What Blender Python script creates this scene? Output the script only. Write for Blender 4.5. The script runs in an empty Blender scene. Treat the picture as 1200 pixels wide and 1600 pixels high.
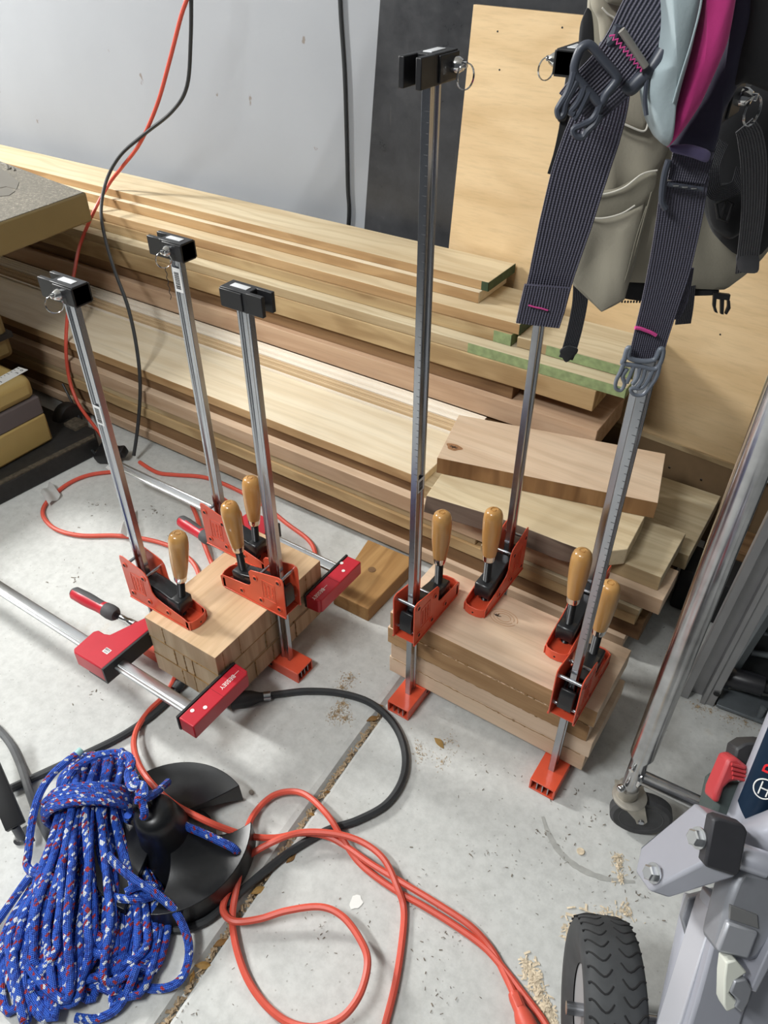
import bpy, bmesh, math, random
from mathutils import Vector as V, Matrix as M, Euler, Quaternion, noise
random.seed(7)
R = math.radians
SC = bpy.context.scene
COL = SC.collection

# ---------------------------------------------------------------- camera (phone held 1.4 m up, tilted 39 degrees down)
F = 1200.0; PITCH = R(39); YAW = R(33.7); H = 1.4
FW = V((-math.sin(YAW)*math.cos(PITCH), math.cos(YAW)*math.cos(PITCH), -math.sin(PITCH)))
RT = V((math.cos(YAW), math.sin(YAW), 0)); UP = RT.cross(FW)
CAM = V((0, 0, H))
def ray(px, py): return FW + RT*((px-600)/F) + UP*((800-py)/F)
def P(px, py, z=0.0):                    # point of the photo lying on a level plane
    d = ray(px, py); return CAM + d*((z-H)/d.z)
def PY(px, py, y):                       # ... on a plane parallel to the back wall
    d = ray(px, py); return CAM + d*(y/d.y)
def PD(px, py, dist): return CAM + ray(px, py)*dist   # ... at a distance in front of the camera
cam = bpy.data.objects.new('camera', bpy.data.cameras.new('camera'))
COL.objects.link(cam); cam.location = CAM
cam.rotation_euler = M((RT, UP, -FW)).transposed().to_euler()
cam.data.sensor_fit = 'VERTICAL'; cam.data.sensor_height = 24.0; cam.data.lens = 24.0*F/1600
cam.data.clip_start = 0.02
SC.camera = cam

# ---------------------------------------------------------------- mesh helpers
class MB:
    def __init__(s):
        s.bm = bmesh.new(); s.uv = s.bm.loops.layers.uv.new('UVMap')
    def box(s, c, size, rot=None, bev=0.0, seg=2):
        m = M.Translation(V(c)) @ (rot.to_4x4() if rot is not None else M.Identity(4)) @ M.Diagonal((*size, 1))
        g = bmesh.ops.create_cube(s.bm, size=1, matrix=m)
        if bev:
            ed = list({e for v in g['verts'] for e in v.link_edges})
            bmesh.ops.bevel(s.bm, geom=ed, offset=bev, segments=seg, affect='EDGES', profile=0.5)
        return s
    def span(s, a, b, bev=0.0):          # box from corner to corner
        a = V(a); b = V(b); return s.box((a+b)/2, [abs(b[i]-a[i]) for i in range(3)], None, bev)
    def cyl(s, p0, p1, r0, r1=None, n=20):
        return s.lathe([(0, 0), (r0, 0), (r0 if r1 is None else r1, (V(p1)-V(p0)).length), (0, (V(p1)-V(p0)).length)], p0, V(p1)-V(p0), n)
    def lathe(s, prof, origin=(0,0,0), axis=(0,0,1), n=24, wob=None):
        q = V((0,0,1)).rotation_difference(V(axis).normalized()).to_matrix(); o = V(origin)
        rings = []
        for r, z in prof:
            if r < 1e-6: rings.append([s.bm.verts.new(o + q @ V((0, 0, z)))])
            else: rings.append([s.bm.verts.new(o + q @ V((r*math.cos(2*math.pi*i/n), r*math.sin(2*math.pi*i/n), z))) for i in range(n)])
        for a, b in zip(rings, rings[1:]):
            for i in range(n):
                j = (i+1) % n
                vs = []
                if len(a) == 1 and len(b) == 1: break
                if len(a) == 1: vs = [a[0], b[j], b[i]][::-1] if False else [a[0], b[j], b[i]]
                elif len(b) == 1: vs = [a[i], a[j], b[0]]
                else: vs = [a[i], a[j], b[j], b[i]]
                try: s.bm.faces.new(vs)
                except ValueError: pass
        return s
    def prism(s, pts, vec, holes=None):  # closed outline of 3-D points extruded along a vector
        vec = V(vec); a = [s.bm.verts.new(V(p)) for p in pts]; b = [s.bm.verts.new(V(p)+vec) for p in pts]
        n = len(a); f1 = s.bm.faces.new(a); f2 = s.bm.faces.new(b[::-1])
        fs = [f1, f2]
        for i in range(n):
            j = (i+1) % n; fs.append(s.bm.faces.new([a[j], a[i], b[i], b[j]]))
        bmesh.ops.recalc_face_normals(s.bm, faces=fs)
        return s
    def tube(s, pts, r, n=8, closed=False, caps=True):
        pts = [V(p) for p in pts]; N = len(pts)
        tang = []
        for i in range(N):
            a = pts[(i-1) % N] if closed or i > 0 else pts[i]
            b = pts[(i+1) % N] if closed or i < N-1 else pts[i]
            t = (b-a); tang.append(t.normalized() if t.length > 1e-9 else V((0,0,1)))
        nrm = tang[0].orthogonal().normalized(); rings = []; L = 0.0; us = []
        for i in range(N):
            if i:
                nrm = (tang[i-1].rotation_difference(tang[i]) @ nrm); nrm = (nrm - tang[i]*nrm.dot(tang[i])).normalized()
                L += (pts[i]-pts[i-1]).length
            bi = tang[i].cross(nrm); rr = r[i] if isinstance(r, (list, tuple)) else r
            rings.append([s.bm.verts.new(pts[i] + (nrm*math.cos(2*math.pi*k/n) + bi*math.sin(2*math.pi*k/n))*rr) for k in range(n)]); us.append(L)
        M_ = N if closed else N-1
        for i in range(M_):
            j = (i+1) % N; u0, u1 = us[i], us[j] if j else L + (pts[0]-pts[-1]).length
            for k in range(n):
                l = (k+1) % n
                f = s.bm.faces.new([rings[i][k], rings[i][l], rings[j][l], rings[j][k]])
                for lp, uv in zip(f.loops, ((u0, k/n), (u0, (k+1)/n), (u1, (k+1)/n), (u1, k/n))): lp[s.uv].uv = uv
        if caps and not closed:
            s.bm.faces.new(rings[0][::-1]); s.bm.faces.new(rings[-1])
        return s
    def strap(s, pts, w, t, nrm=None, ns=None):   # flat webbing along a path; u along, v across
        pts = [V(p) for p in pts]; N = len(pts); rows = []; L = 0; us = []
        for i in range(N):
            tg = (pts[min(i+1, N-1)] - pts[max(i-1, 0)]).normalized()
            nn = V(ns[i]) if ns else V(nrm); nn = (nn - tg*nn.dot(tg)).normalized(); sd = tg.cross(nn)
            ww = w[i] if isinstance(w, (list, tuple)) else w
            if i: L += (pts[i]-pts[i-1]).length
            us.append(L)
            rows.append([s.bm.verts.new(pts[i] + sd*a*ww/2 + nn*b*t/2) for a, b in ((-1,1),(1,1),(1,-1),(-1,-1))])
        for i in range(N-1):
            for k in range(4):
                l = (k+1) % 4
                f = s.bm.faces.new([rows[i][k], rows[i][l], rows[i+1][l], rows[i+1][k]])
                vv = {0: (0, 1), 1: (1, 1), 2: (1, 0), 3: (0, 0)}[k]
                for lp, uv in zip(f.loops, ((us[i], vv[0]), (us[i], vv[1]), (us[i+1], vv[1]), (us[i+1], vv[0]))): lp[s.uv].uv = uv
        s.bm.faces.new(rows[0]); s.bm.faces.new(rows[-1][::-1])
        return s
    def sphere(s, c, r, scale=(1,1,1), seg=16):
        bmesh.ops.create_uvsphere(s.bm, u_segments=seg, v_segments=max(6, seg//2), radius=r, matrix=M.Translation(V(c)) @ M.Diagonal((*scale, 1))); return s
    def grid(s, fn, nu, nv, thick=0.0, uvs=(1, 1)):   # surface fn(u,v)->point, closed to a shell when thick
        vs = [[s.bm.verts.new(fn(i/nu, j/nv)) for j in range(nv+1)] for i in range(nu+1)]
        fs = []
        for i in range(nu):
            for j in range(nv):
                f = s.bm.faces.new([vs[i][j], vs[i+1][j], vs[i+1][j+1], vs[i][j+1]]); fs.append(f)
                for lp, (a, b) in zip(f.loops, ((i, j), (i+1, j), (i+1, j+1), (i, j+1))): lp[s.uv].uv = (a/nu*uvs[0], b/nv*uvs[1])
        if thick: bmesh.ops.solidify(s.bm, geom=fs, thickness=thick)
        return s
    def text(s, body, size, m, depth=0.0004, align='CENTER'):
        cu = bpy.data.curves.new('lettering', 'FONT'); cu.body = body; cu.size = size; cu.extrude = depth
        cu.align_x = align; cu.align_y = 'CENTER'
        ob = bpy.data.objects.new('lettering', cu); COL.objects.link(ob)
        dg = bpy.context.evaluated_depsgraph_get(); me = bpy.data.meshes.new_from_object(ob.evaluated_get(dg))
        me.transform(m); s.bm.from_mesh(me); bpy.data.objects.remove(ob); bpy.data.meshes.remove(me); bpy.data.curves.remove(cu)
        return s
    def build(s, name, mat, parent=None, bevel=0.0, smooth=True, ang=38, loc=None):
        bm = s.bm
        if loc is not None:
            for v in bm.verts: v.co -= V(loc)
        bmesh.ops.recalc_face_normals(bm, faces=bm.faces[:])
        if smooth:
            for f in bm.faces: f.smooth = True
            for e in bm.edges:
                if len(e.link_faces) == 2 and e.calc_face_angle(0) > R(ang): e.smooth = False
        me = bpy.data.meshes.new(name); bm.to_mesh(me); bm.free()
        mats = mat if isinstance(mat, (list, tuple)) else [mat]
        for m in mats: me.materials.append(m)
        ob = bpy.data.objects.new(name, me); COL.objects.link(ob)
        if loc is not None: ob.location = loc
        if parent is not None: ob.parent = parent
        if bevel:
            md = ob.modifiers.new('bevel', 'BEVEL'); md.width = bevel; md.segments = 2; md.limit_method = 'ANGLE'; md.angle_limit = R(40)
        return ob

def tag(o, label=None, cat=None, group=None, kind=None):
    if label: o['label'] = label
    if cat: o['category'] = cat
    if group: o['group'] = group
    if kind: o['kind'] = kind
    return o
def empty(name, loc, label=None, cat=None, group=None, rz=0.0):
    o = bpy.data.objects.new(name, None); COL.objects.link(o); o.location = loc; o.rotation_euler = (0, 0, rz)
    o.empty_display_size = 0.05
    return tag(o, label, cat, group)
def copy_tree(o, parent=None):
    c = o.copy(); COL.objects.link(c)
    if parent is not None: c.parent = parent; c.matrix_parent_inverse = o.matrix_parent_inverse.copy()
    for ch in list(o.children): copy_tree(ch, c)
    return c
def smooth_path(pts, n=8, closed=False):   # Catmull-Rom
    pts = [V(p) for p in pts]; N = len(pts); out = []
    rng = range(N if closed else N-1)
    for i in rng:
        if closed: p0, p1, p2, p3 = pts[(i-1)%N], pts[i], pts[(i+1)%N], pts[(i+2)%N]
        else: p0, p1, p2, p3 = pts[max(i-1,0)], pts[i], pts[i+1], pts[min(i+2,N-1)]
        for k in range(n):
            t = k/n
            out.append(0.5*((2*p1) + (p2-p0)*t + (2*p0-5*p1+4*p2-p3)*t*t + (3*p1-p0-3*p2+p3)*t**3))
    if not closed: out.append(pts[-1])
    return out

# ---------------------------------------------------------------- materials
def srgb(r, g, b):
    def f(c):
        c /= 255.0
        return c/12.92 if c <= 0.04045 else ((c+0.055)/1.055)**2.4
    return (f(r), f(g), f(b), 1)
class NT:
    def __init__(s, name):
        s.m = bpy.data.materials.new(name); s.m.use_nodes = True; s.t = s.m.node_tree
        s.b = s.t.nodes['Principled BSDF']
    def n(s, typ, **kw):
        nd = s.t.nodes.new(typ)
        for k, v in kw.items():
            if k in nd.inputs: nd.inputs[k].default_value = v
            else: setattr(nd, k, v)
        return nd
    def l(s, a, b): s.t.links.new(a, b)
    def mix(s, fac, a, b, blend='MIX'):
        nd = s.t.nodes.new('ShaderNodeMix'); nd.data_type = 'RGBA'; nd.blend_type = blend
        for i, v in ((0, fac), (6, a), (7, b)):
            if hasattr(v, 'links') or hasattr(v, 'is_linked'): s.l(v, nd.inputs[i])
            else: nd.inputs[i].default_value = v
        return nd.outputs[2]
    def ramp(s, src, stops, interp='LINEAR'):
        nd = s.t.nodes.new('ShaderNodeValToRGB'); cr = nd.color_ramp; cr.interpolation = interp
        while len(cr.elements) < len(stops): cr.elements.new(0.5)
        for e, (p, c) in zip(cr.elements, stops):
            e.position = p; e.color = c if len(c) == 4 else (*c, 1)
        s.l(src, nd.inputs[0]); return nd.outputs[0]
    def bump(s, h, strength, dist=0.001):
        b = s.n('ShaderNodeBump'); b.inputs['Strength'].default_value = strength; b.inputs['Distance'].default_value = dist
        s.l(h, b.inputs['Height']); s.l(b.outputs[0], s.b.inputs['Normal'])
def g(v): return (v, v, v, 1)
def plain(name, c, rough=0.5, metal=0.0, noise=0.0, nscale=40, bump=0.0, coat=0.0, spec=0.5, bscale=None):
    t = NT(name); t.b.inputs['Roughness'].default_value = rough; t.b.inputs['Metallic'].default_value = metal
    t.b.inputs['Specular IOR Level'].default_value = spec
    if coat: t.b.inputs['Coat Weight'].default_value = coat; t.b.inputs['Coat Roughness'].default_value = 0.12
    tc = t.n('ShaderNodeTexCoord')
    nz = t.n('ShaderNodeTexNoise', Scale=nscale, Detail=5.0); t.l(tc.outputs['Object'], nz.inputs['Vector'])
    dk = tuple(x*(1-noise) for x in c[:3])+(1,); lt = tuple(min(1, x*(1+noise)) for x in c[:3])+(1,)
    t.l(t.ramp(nz.outputs['Fac'], [(0.3, dk), (0.7, lt)]), t.b.inputs['Base Color'])
    if bump:
        nb = t.n('ShaderNodeTexNoise', Scale=bscale or nscale*3, Detail=3.0); t.l(tc.outputs['Object'], nb.inputs['Vector'])
        t.bump(nb.outputs['Fac'], bump)
    return t.m
def wood(name, c1, c2, c3=None, axis=0, fine=160, rough=0.62, rs=0.0, band=7.0, streak=0.5):
    # long grain along one axis: fine pores, broad figure, faint per-board tint
    t = NT(name); t.b.inputs['Roughness'].default_value = rough; t.b.inputs['Specular IOR Level'].default_value = 0.3
    tc = t.n('ShaderNodeTexCoord'); oi = t.n('ShaderNodeObjectInfo')
    ad = t.n('ShaderNodeVectorMath', operation='ADD'); t.l(tc.outputs['Object'], ad.inputs[0])
    cv = t.n('ShaderNodeCombineXYZ')
    mu = t.n('ShaderNodeMath', operation='MULTIPLY'); mu.inputs[1].default_value = 13.0; t.l(oi.outputs['Random'], mu.inputs[0])
    for i in range(3): t.l(mu.outputs[0], cv.inputs[i])
    t.l(cv.outputs[0], ad.inputs[1])
    def stretched(lo, hi):
        mp = t.n('ShaderNodeMapping'); sc = [hi]*3; sc[axis] = lo; mp.inputs['Scale'].default_value = sc
        t.l(ad.outputs[0], mp.inputs['Vector']); return mp.outputs[0]
    n1 = t.n('ShaderNodeTexNoise', Scale=1.0, Detail=6.0, Roughness=0.65); t.l(stretched(3.0, fine), n1.inputs['Vector'])
    n2 = t.n('ShaderNodeTexNoise', Scale=1.0, Detail=3.0, Distortion=1.2); t.l(stretched(1.6, band*2.2), n2.inputs['Vector'])
    w = t.n('ShaderNodeTexWave', wave_type='BANDS', bands_direction='Y' if axis != 1 else 'X', Scale=band, Distortion=9.0, Detail=2.0)
    w.inputs['Detail Scale'].default_value = 1.2
    t.l(stretched(0.35, 1.3), w.inputs['Vector'])
    base = t.mix(t.ramp(n2.outputs['Fac'], [(0.33, g(0)), (0.68, g(1))]), c1, c2)
    if c3: base = t.mix(t.ramp(w.outputs['Fac'], [(0.55, g(0)), (0.95, g(streak))]), base, c3)
    pore = t.ramp(n1.outputs['Fac'], [(0.30, g(0.72)), (0.52, g(1))])
    base = t.mix(0.40, base, pore, 'MULTIPLY')
    tint = t.ramp(oi.outputs['Random'], [(0.0, (0.88, 0.86, 0.84)), (0.5, (1, 1, 1)), (1.0, (1.0, 0.94, 0.86))])
    base = t.mix(0.6, base, tint, 'MULTIPLY')
    t.l(base, t.b.inputs['Base Color'])
    t.bump(n1.outputs['Fac'], 0.25, 0.0008)
    return t.m

MT = {}
MT['maple'] = wood('maple', srgb(226,214,190), srgb(216,200,172), srgb(198,178,142), streak=0.25, band=5)
MT['pale'] = wood('pale_hardwood', srgb(214,199,168), srgb(198,178,144), srgb(174,150,114), streak=0.3, band=5)
MT['grey_oak'] = wood('grey_oak', srgb(208,196,168), srgb(190,174,144), srgb(166,148,116), streak=0.35, fine=220)
MT['rough'] = wood('rough_sawn', srgb(186,162,122), srgb(160,132,94), srgb(132,104,68), rough=0.85, streak=0.5)
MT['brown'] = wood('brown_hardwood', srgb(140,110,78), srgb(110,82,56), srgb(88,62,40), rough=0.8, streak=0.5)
MT['mahogany'] = wood('pink_hardwood', srgb(196,168,142), srgb(178,148,122), srgb(158,126,100), streak=0.3)
MT['beech'] = wood('pinkish_hardwood', srgb(214,192,168), srgb(202,176,150), srgb(182,152,124), streak=0.28, band=4)
MT['beech_rough'] = wood('rough_hardwood_edge', srgb(180,148,110), srgb(154,120,84), srgb(126,94,62), rough=0.85, streak=0.4, fine=260)
MT['walnut_edge'] = wood('bandsawn_edge', srgb(158,122,84), srgb(132,98,64), srgb(104,74,48), axis=2, rough=0.85, fine=120, streak=0.5)
MT['bark'] = wood('waney_edge', srgb(116,102,90), srgb(92,78,68), srgb(66,54,46), rough=0.95, fine=70, streak=0.7)
MT['fir'] = wood('planed_fir', srgb(176,140,92), srgb(156,118,72), srgb(126,90,52), streak=0.6, band=12)
MT['plywood'] = wood('birch_ply', srgb(222,196,156), srgb(208,180,138), srgb(192,162,120), axis=0, streak=0.25, band=5, rough=0.5)
MT['plyedge'] = wood('ply_edge', srgb(192,170,134), srgb(150,124,88), srgb(112,86,56), fine=300)
MT['particle'] = plain('brown_panel', srgb(128,104,76), 0.6, noise=0.12, nscale=18)
MT['edge_tan'] = wood('tan_sawn_edge', srgb(186,154,112), srgb(162,128,88), srgb(136,102,66), rough=0.85, streak=0.45, fine=220)
MT['edge_grey'] = wood('greyish_sawn_edge', srgb(180,160,126), srgb(158,136,102), srgb(134,110,78), rough=0.85, streak=0.45, fine=240)
MT['edge_pink'] = wood('pinkish_planed_edge', srgb(190,164,138), srgb(174,146,118), srgb(156,126,98), rough=0.7, streak=0.3, fine=200)
MT['greenpaint'] = plain('green_end_paint', srgb(132,148,104), 0.7, noise=0.22, nscale=55)
MT['darkgreen'] = plain('dark_green_end_paint', srgb(52,72,46), 0.7, noise=0.3, nscale=60)
MT['moulding'] = plain('primed_moulding', srgb(226,216,200), 0.45, noise=0.04, nscale=6)
MT['steel'] = plain('zinc_steel', srgb(172,174,179), 0.22, 1.0, noise=0.06, nscale=20)
MT['bright'] = plain('bright_zinc', srgb(206,208,210), 0.3, 1.0, noise=0.04, nscale=20)
MT['chrome'] = plain('chrome', srgb(214,214,214), 0.12, 1.0, noise=0.08, nscale=30)
MT['orange'] = plain('orange_enamel', srgb(212,82,54), 0.36, noise=0.04, nscale=30, coat=0.2)
MT['red'] = plain('red_plastic', srgb(184,32,48), 0.38, noise=0.04, nscale=30)
MT['black'] = plain('black_plastic', srgb(26,26,28), 0.42, noise=0.1)
MT['blackmetal'] = plain('black_cast', srgb(34,35,37), 0.33, noise=0.25, nscale=30, bump=0.1)
MT['thread'] = plain('black_thread', srgb(30,30,32), 0.35, 0.4)
MT['grip'] = plain('grey_rubber', srgb(72,72,74), 0.7, noise=0.08)
MT['handle'] = wood('varnished_handle', srgb(200,154,94), srgb(184,136,76), srgb(160,112,60), axis=2, rough=0.28, streak=0.3, fine=110)
MT['handle'].node_tree.nodes['Principled BSDF'].inputs['Coat Weight'].default_value = 0.6
MT['white'] = plain('white_print', srgb(232,232,228), 0.5)
MT['label'] = plain('label_paper', srgb(222,222,220), 0.5, noise=0.03)
MT['ink'] = plain('black_ink', srgb(28,28,30), 0.6)
MT['glue'] = plain('dried_glue', srgb(134,102,58), 0.3, noise=0.2)
MT['cord'] = plain('orange_cord', srgb(208,84,66), 0.45, noise=0.05)
MT['blackcord'] = plain('black_cord', srgb(44,46,48), 0.5, noise=0.15)
MT['greycord'] = plain('grey_cord', srgb(96,98,100), 0.5, noise=0.12)
# ---------------------------------------------------------------- the setting
def make_floor():
    t = NT('concrete'); t.b.inputs['Roughness'].default_value = 0.75; t.b.inputs['Specular IOR Level'].default_value = 0.35
    tc = t.n('ShaderNodeTexCoord')
    a = t.n('ShaderNodeTexNoise', Scale=2.2, Detail=5.0, Roughness=0.6); t.l(tc.outputs['Object'], a.inputs['Vector'])
    b = t.n('ShaderNodeTexNoise', Scale=45.0, Detail=6.0, Roughness=0.7); t.l(tc.outputs['Object'], b.inputs['Vector'])
    c = t.n('ShaderNodeTexNoise', Scale=130.0, Detail=3.0); t.l(tc.outputs['Object'], c.inputs['Vector'])
    col = t.ramp(a.outputs['Fac'], [(0.3, srgb(190,191,188)), (0.7, srgb(208,209,206))])
    col = t.mix(0.6, col, t.ramp(b.outputs['Fac'], [(0.30, g(0.70)), (0.60, g(1.0))]), 'MULTIPLY')
    # dark specks and pits, tan sawdust smears
    d = t.n('ShaderNodeTexVoronoi', Scale=60.0); t.l(tc.outputs['Object'], d.inputs['Vector'])
    col = t.mix(t.ramp(d.outputs['Distance'], [(0.05, g(0.5)), (0.12, g(0))]), col, srgb(120,116,108))
    e = t.n('ShaderNodeTexNoise', Scale=6.5, Detail=7.0, Roughness=0.75); t.l(tc.outputs['Object'], e.inputs['Vector'])
    col = t.mix(t.ramp(e.outputs['Fac'], [(0.62, g(0)), (0.78, g(0.5))]), col, srgb(168,150,122))
    f = t.n('ShaderNodeTexNoise', Scale=3.3, Detail=8.0, Roughness=0.7, Distortion=0.6)
    mp = t.n('ShaderNodeMapping'); mp.inputs['Location'].default_value = (4, 9, 0); t.l(tc.outputs['Object'], mp.inputs['Vector']); t.l(mp.outputs[0], f.inputs['Vector'])
    col = t.mix(t.ramp(f.outputs['Fac'], [(0.60, g(0)), (0.80, g(0.45))]), col, srgb(130,126,118))
    t.l(col, t.b.inputs['Base Color'])
    sm = t.n('ShaderNodeMath', operation='ADD'); t.l(b.outputs['Fac'], sm.inputs[0]); t.l(c.outputs['Fac'], sm.inputs[1])
    t.bump(sm.outputs[0], 0.22, 0.001)
    mb = MB()
    # tooled control joint running towards the wall
    jp = [(-0.50, -0.70), (-0.528, 0.10), (-0.535, 0.18), (-0.545, 0.311), (-0.558, 0.491), (-0.572, 0.728), (-0.578, 0.86), (-0.60, 1.3), (-0.63, 2.1)]
    prof = [(-4.2, 0), (-0.026, 0), (-0.014, -0.0025), (-0.0058, -0.014), (0.0058, -0.014), (0.0085, -0.002), (0.014, 0), (3.6, 0)]
    rows = [[mb.bm.verts.new(V((jx+dx, jy, dz))) for dx, dz in prof] for jx, jy in jp]
    for r0, r1 in zip(rows, rows[1:]):
        for k in range(len(prof)-1): mb.bm.faces.new([r0[k], r0[k+1], r1[k+1], r1[k]])
    tag(mb.build('floor', t.m, smooth=False), kind='structure')
make_floor()
WALL = 1.985
def make_wall():
    t = NT('painted_drywall'); t.b.inputs['Roughness'].default_value = 0.7
    tc = t.n('ShaderNodeTexCoord')
    a = t.n('ShaderNodeTexNoise', Scale=1.6, Detail=4.0); t.l(tc.outputs['Object'], a.inputs['Vector'])
    col = t.ramp(a.outputs['Fac'], [(0.3, srgb(150,153,158)), (0.7, srgb(159,162,167))])
    # scuffs: sparse dark ticks and a few brown marks
    mp = t.n('ShaderNodeMapping'); mp.inputs['Scale'].default_value = (9, 9, 5); mp.inputs['Rotation'].default_value = (0, R(25), 0)
    t.l(tc.outputs['Object'], mp.inputs['Vector'])
    v = t.n('ShaderNodeTexVoronoi', Scale=1.0); v.inputs['Randomness'].default_value = 1.0; t.l(mp.outputs[0], v.inputs['Vector'])
    nn = t.n('ShaderNodeTexNoise', Scale=60.0, Detail=4.0); t.l(tc.outputs['Object'], nn.inputs['Vector'])
    ad = t.n('ShaderNodeMath', operation='MULTIPLY_ADD'); ad.inputs[1].default_value = 0.30; t.l(nn.outputs['Fac'], ad.inputs[0]); t.l(v.outputs['Distance'], ad.inputs[2])
    col = t.mix(t.ramp(ad.outputs[0], [(0.180, g(0.8)), (0.215, g(0))]), col, srgb(120,108,96))
    n2 = t.n('ShaderNodeTexNoise', Scale=16.0, Detail=8.0, Roughness=0.8); t.l(tc.outputs['Object'], n2.inputs['Vector'])
    col = t.mix(t.ramp(n2.outputs['Fac'], [(0.66, g(0)), (0.76, g(0.35))]), col, srgb(160,150,138))
    t.l(col, t.b.inputs['Base Color'])
    nb = t.n('ShaderNodeTexNoise', Scale=120.0, Detail=3.0); t.l(tc.outputs['Object'], nb.inputs['Vector']); t.bump(nb.outputs['Fac'], 0.12)
    mb = MB(); mb.span((-4.4, WALL, 0), (2.2, WALL+0.1, 2.6))
    tag(mb.build('wall_back', t.m), kind='structure')
make_wall()
# glossy dark sheet standing against the wall
def dark_sheet():
    t = NT('dark_sheet'); t.b.inputs['Roughness'].default_value = 0.32
    tc = t.n('ShaderNodeTexCoord')
    a = t.n('ShaderNodeTexNoise', Scale=5.0, Detail=9.0, Roughness=0.8); t.l(tc.outputs['Object'], a.inputs['Vector'])
    mp = t.n('ShaderNodeMapping'); mp.inputs['Scale'].default_value = (30, 30, 3); mp.inputs['Rotation'].default_value = (0, R(35), 0); t.l(tc.outputs['Object'], mp.inputs['Vector'])
    b = t.n('ShaderNodeTexNoise', Scale=1.0, Detail=4.0); t.l(mp.outputs[0], b.inputs['Vector'])
    col = t.ramp(a.outputs['Fac'], [(0.35, srgb(48,49,52)), (0.62, srgb(64,65,68)), (0.75, srgb(92,92,94))])
    col = t.mix(t.ramp(b.outputs['Fac'], [(0.68, g(0)), (0.76, g(0.35))]), col, srgb(116,114,110))
    t.l(col, t.b.inputs['Base Color'])
    t.l(t.ramp(a.outputs['Fac'], [(0.3, g(0.22)), (0.7, g(0.5))]), t.b.inputs['Roughness'])
    mb = MB(); x0 = -1.40
    pts = [(-1.45, 1.972, 0.0), (0.13, 1.972, 0.0), (0.30, 1.972, 1.55), (-1.29, 1.972, 1.55)]
    mb.prism([V(p)-V((-0.6, 1.972, 0.0)) for p in pts], (0, 0.010, 0))
    o = mb.build('hardboard_sheet', t.m, bevel=0.002); o.location = (-0.6, 1.972, 0.0)
    tag(o, 'large dark grey glossy sheet standing against the white wall', 'sheet')
dark_sheet()
def plywood():
    # nearly upright sheet with its foot on the low brown bench front
    a = R(-5.4); d = V((math.cos(a), math.sin(a), 0)); n = V((-d.y, d.x, 0))
    o = V((-0.40, 1.851, 0.262))
    def q(s, h, k=0.0): return o + d*s + n*(h*0.035+k) + V((0, 0, h))
    mb = MB(); L, Rr, T = -0.665, 0.55, 0.925
    mb.prism([q(L-0.012, 0), q(Rr, 0), q(Rr, T-0.01), q(L+0.02, T)], n*0.012)
    e = empty('plywood_sheet', o, 'tall tan plywood sheet leaning upright in front of the dark panel', 'plywood')
    for v in mb.bm.verts: v.co -= o
    mb.build('sheet', MT['plywood'], e, bevel=0.0008)
    for px, py in ((773, 50), (874, 44), (777, 110), (1127, 521)):
        dd = ray(px, py); tt = (o + n*0.018 - CAM).dot(n)/dd.dot(n); p = CAM + dd*tt
        p = p - n*0.0; h = p.z - o.z; s = (p-o).dot(d); pp = q(s, h) - o
        mh = MB(); mh.cyl(pp - n*0.0006, pp + n*0.001, 0.0022, n=10); mh.build('screw_hole', MT['ink'], e)
    # the low panel below it
    b = empty('low_panel', o + V((0, 0, -o.z)), 'low brown panel on edge below the tall plywood sheet', 'panel')
    mb = MB(); w = lambda s, z, k: d*s + n*k + V((0, 0, z))
    mb.prism([w(-0.30, 0.0, -0.004), w(0.55, 0.0, -0.004), w(0.55, 0.248, -0.004), w(-0.30, 0.248, -0.004)], n*0.024); mb.build('panel_board', MT['particle'], b)
    mb = MB(); mb.prism([w(-0.30, 0.248, -0.006), w(0.55, 0.248, -0.006), w(0.55, 0.262, -0.006), w(-0.30, 0.262, -0.006)], n*0.03); mb.build('edge_strip', MT['plyedge'], b)
    for s in (0.105, 0.193):
        ms = MB(); ms.lathe([(0, 0.003), (0.0025, 0.002), (0.0035, 0), (0.0035, -0.001)], w(s, 0.185, -0.0045), -n, 12); tag(ms.build('screw', MT['steel'], b), 'shiny steel screw head')
plywood()

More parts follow.
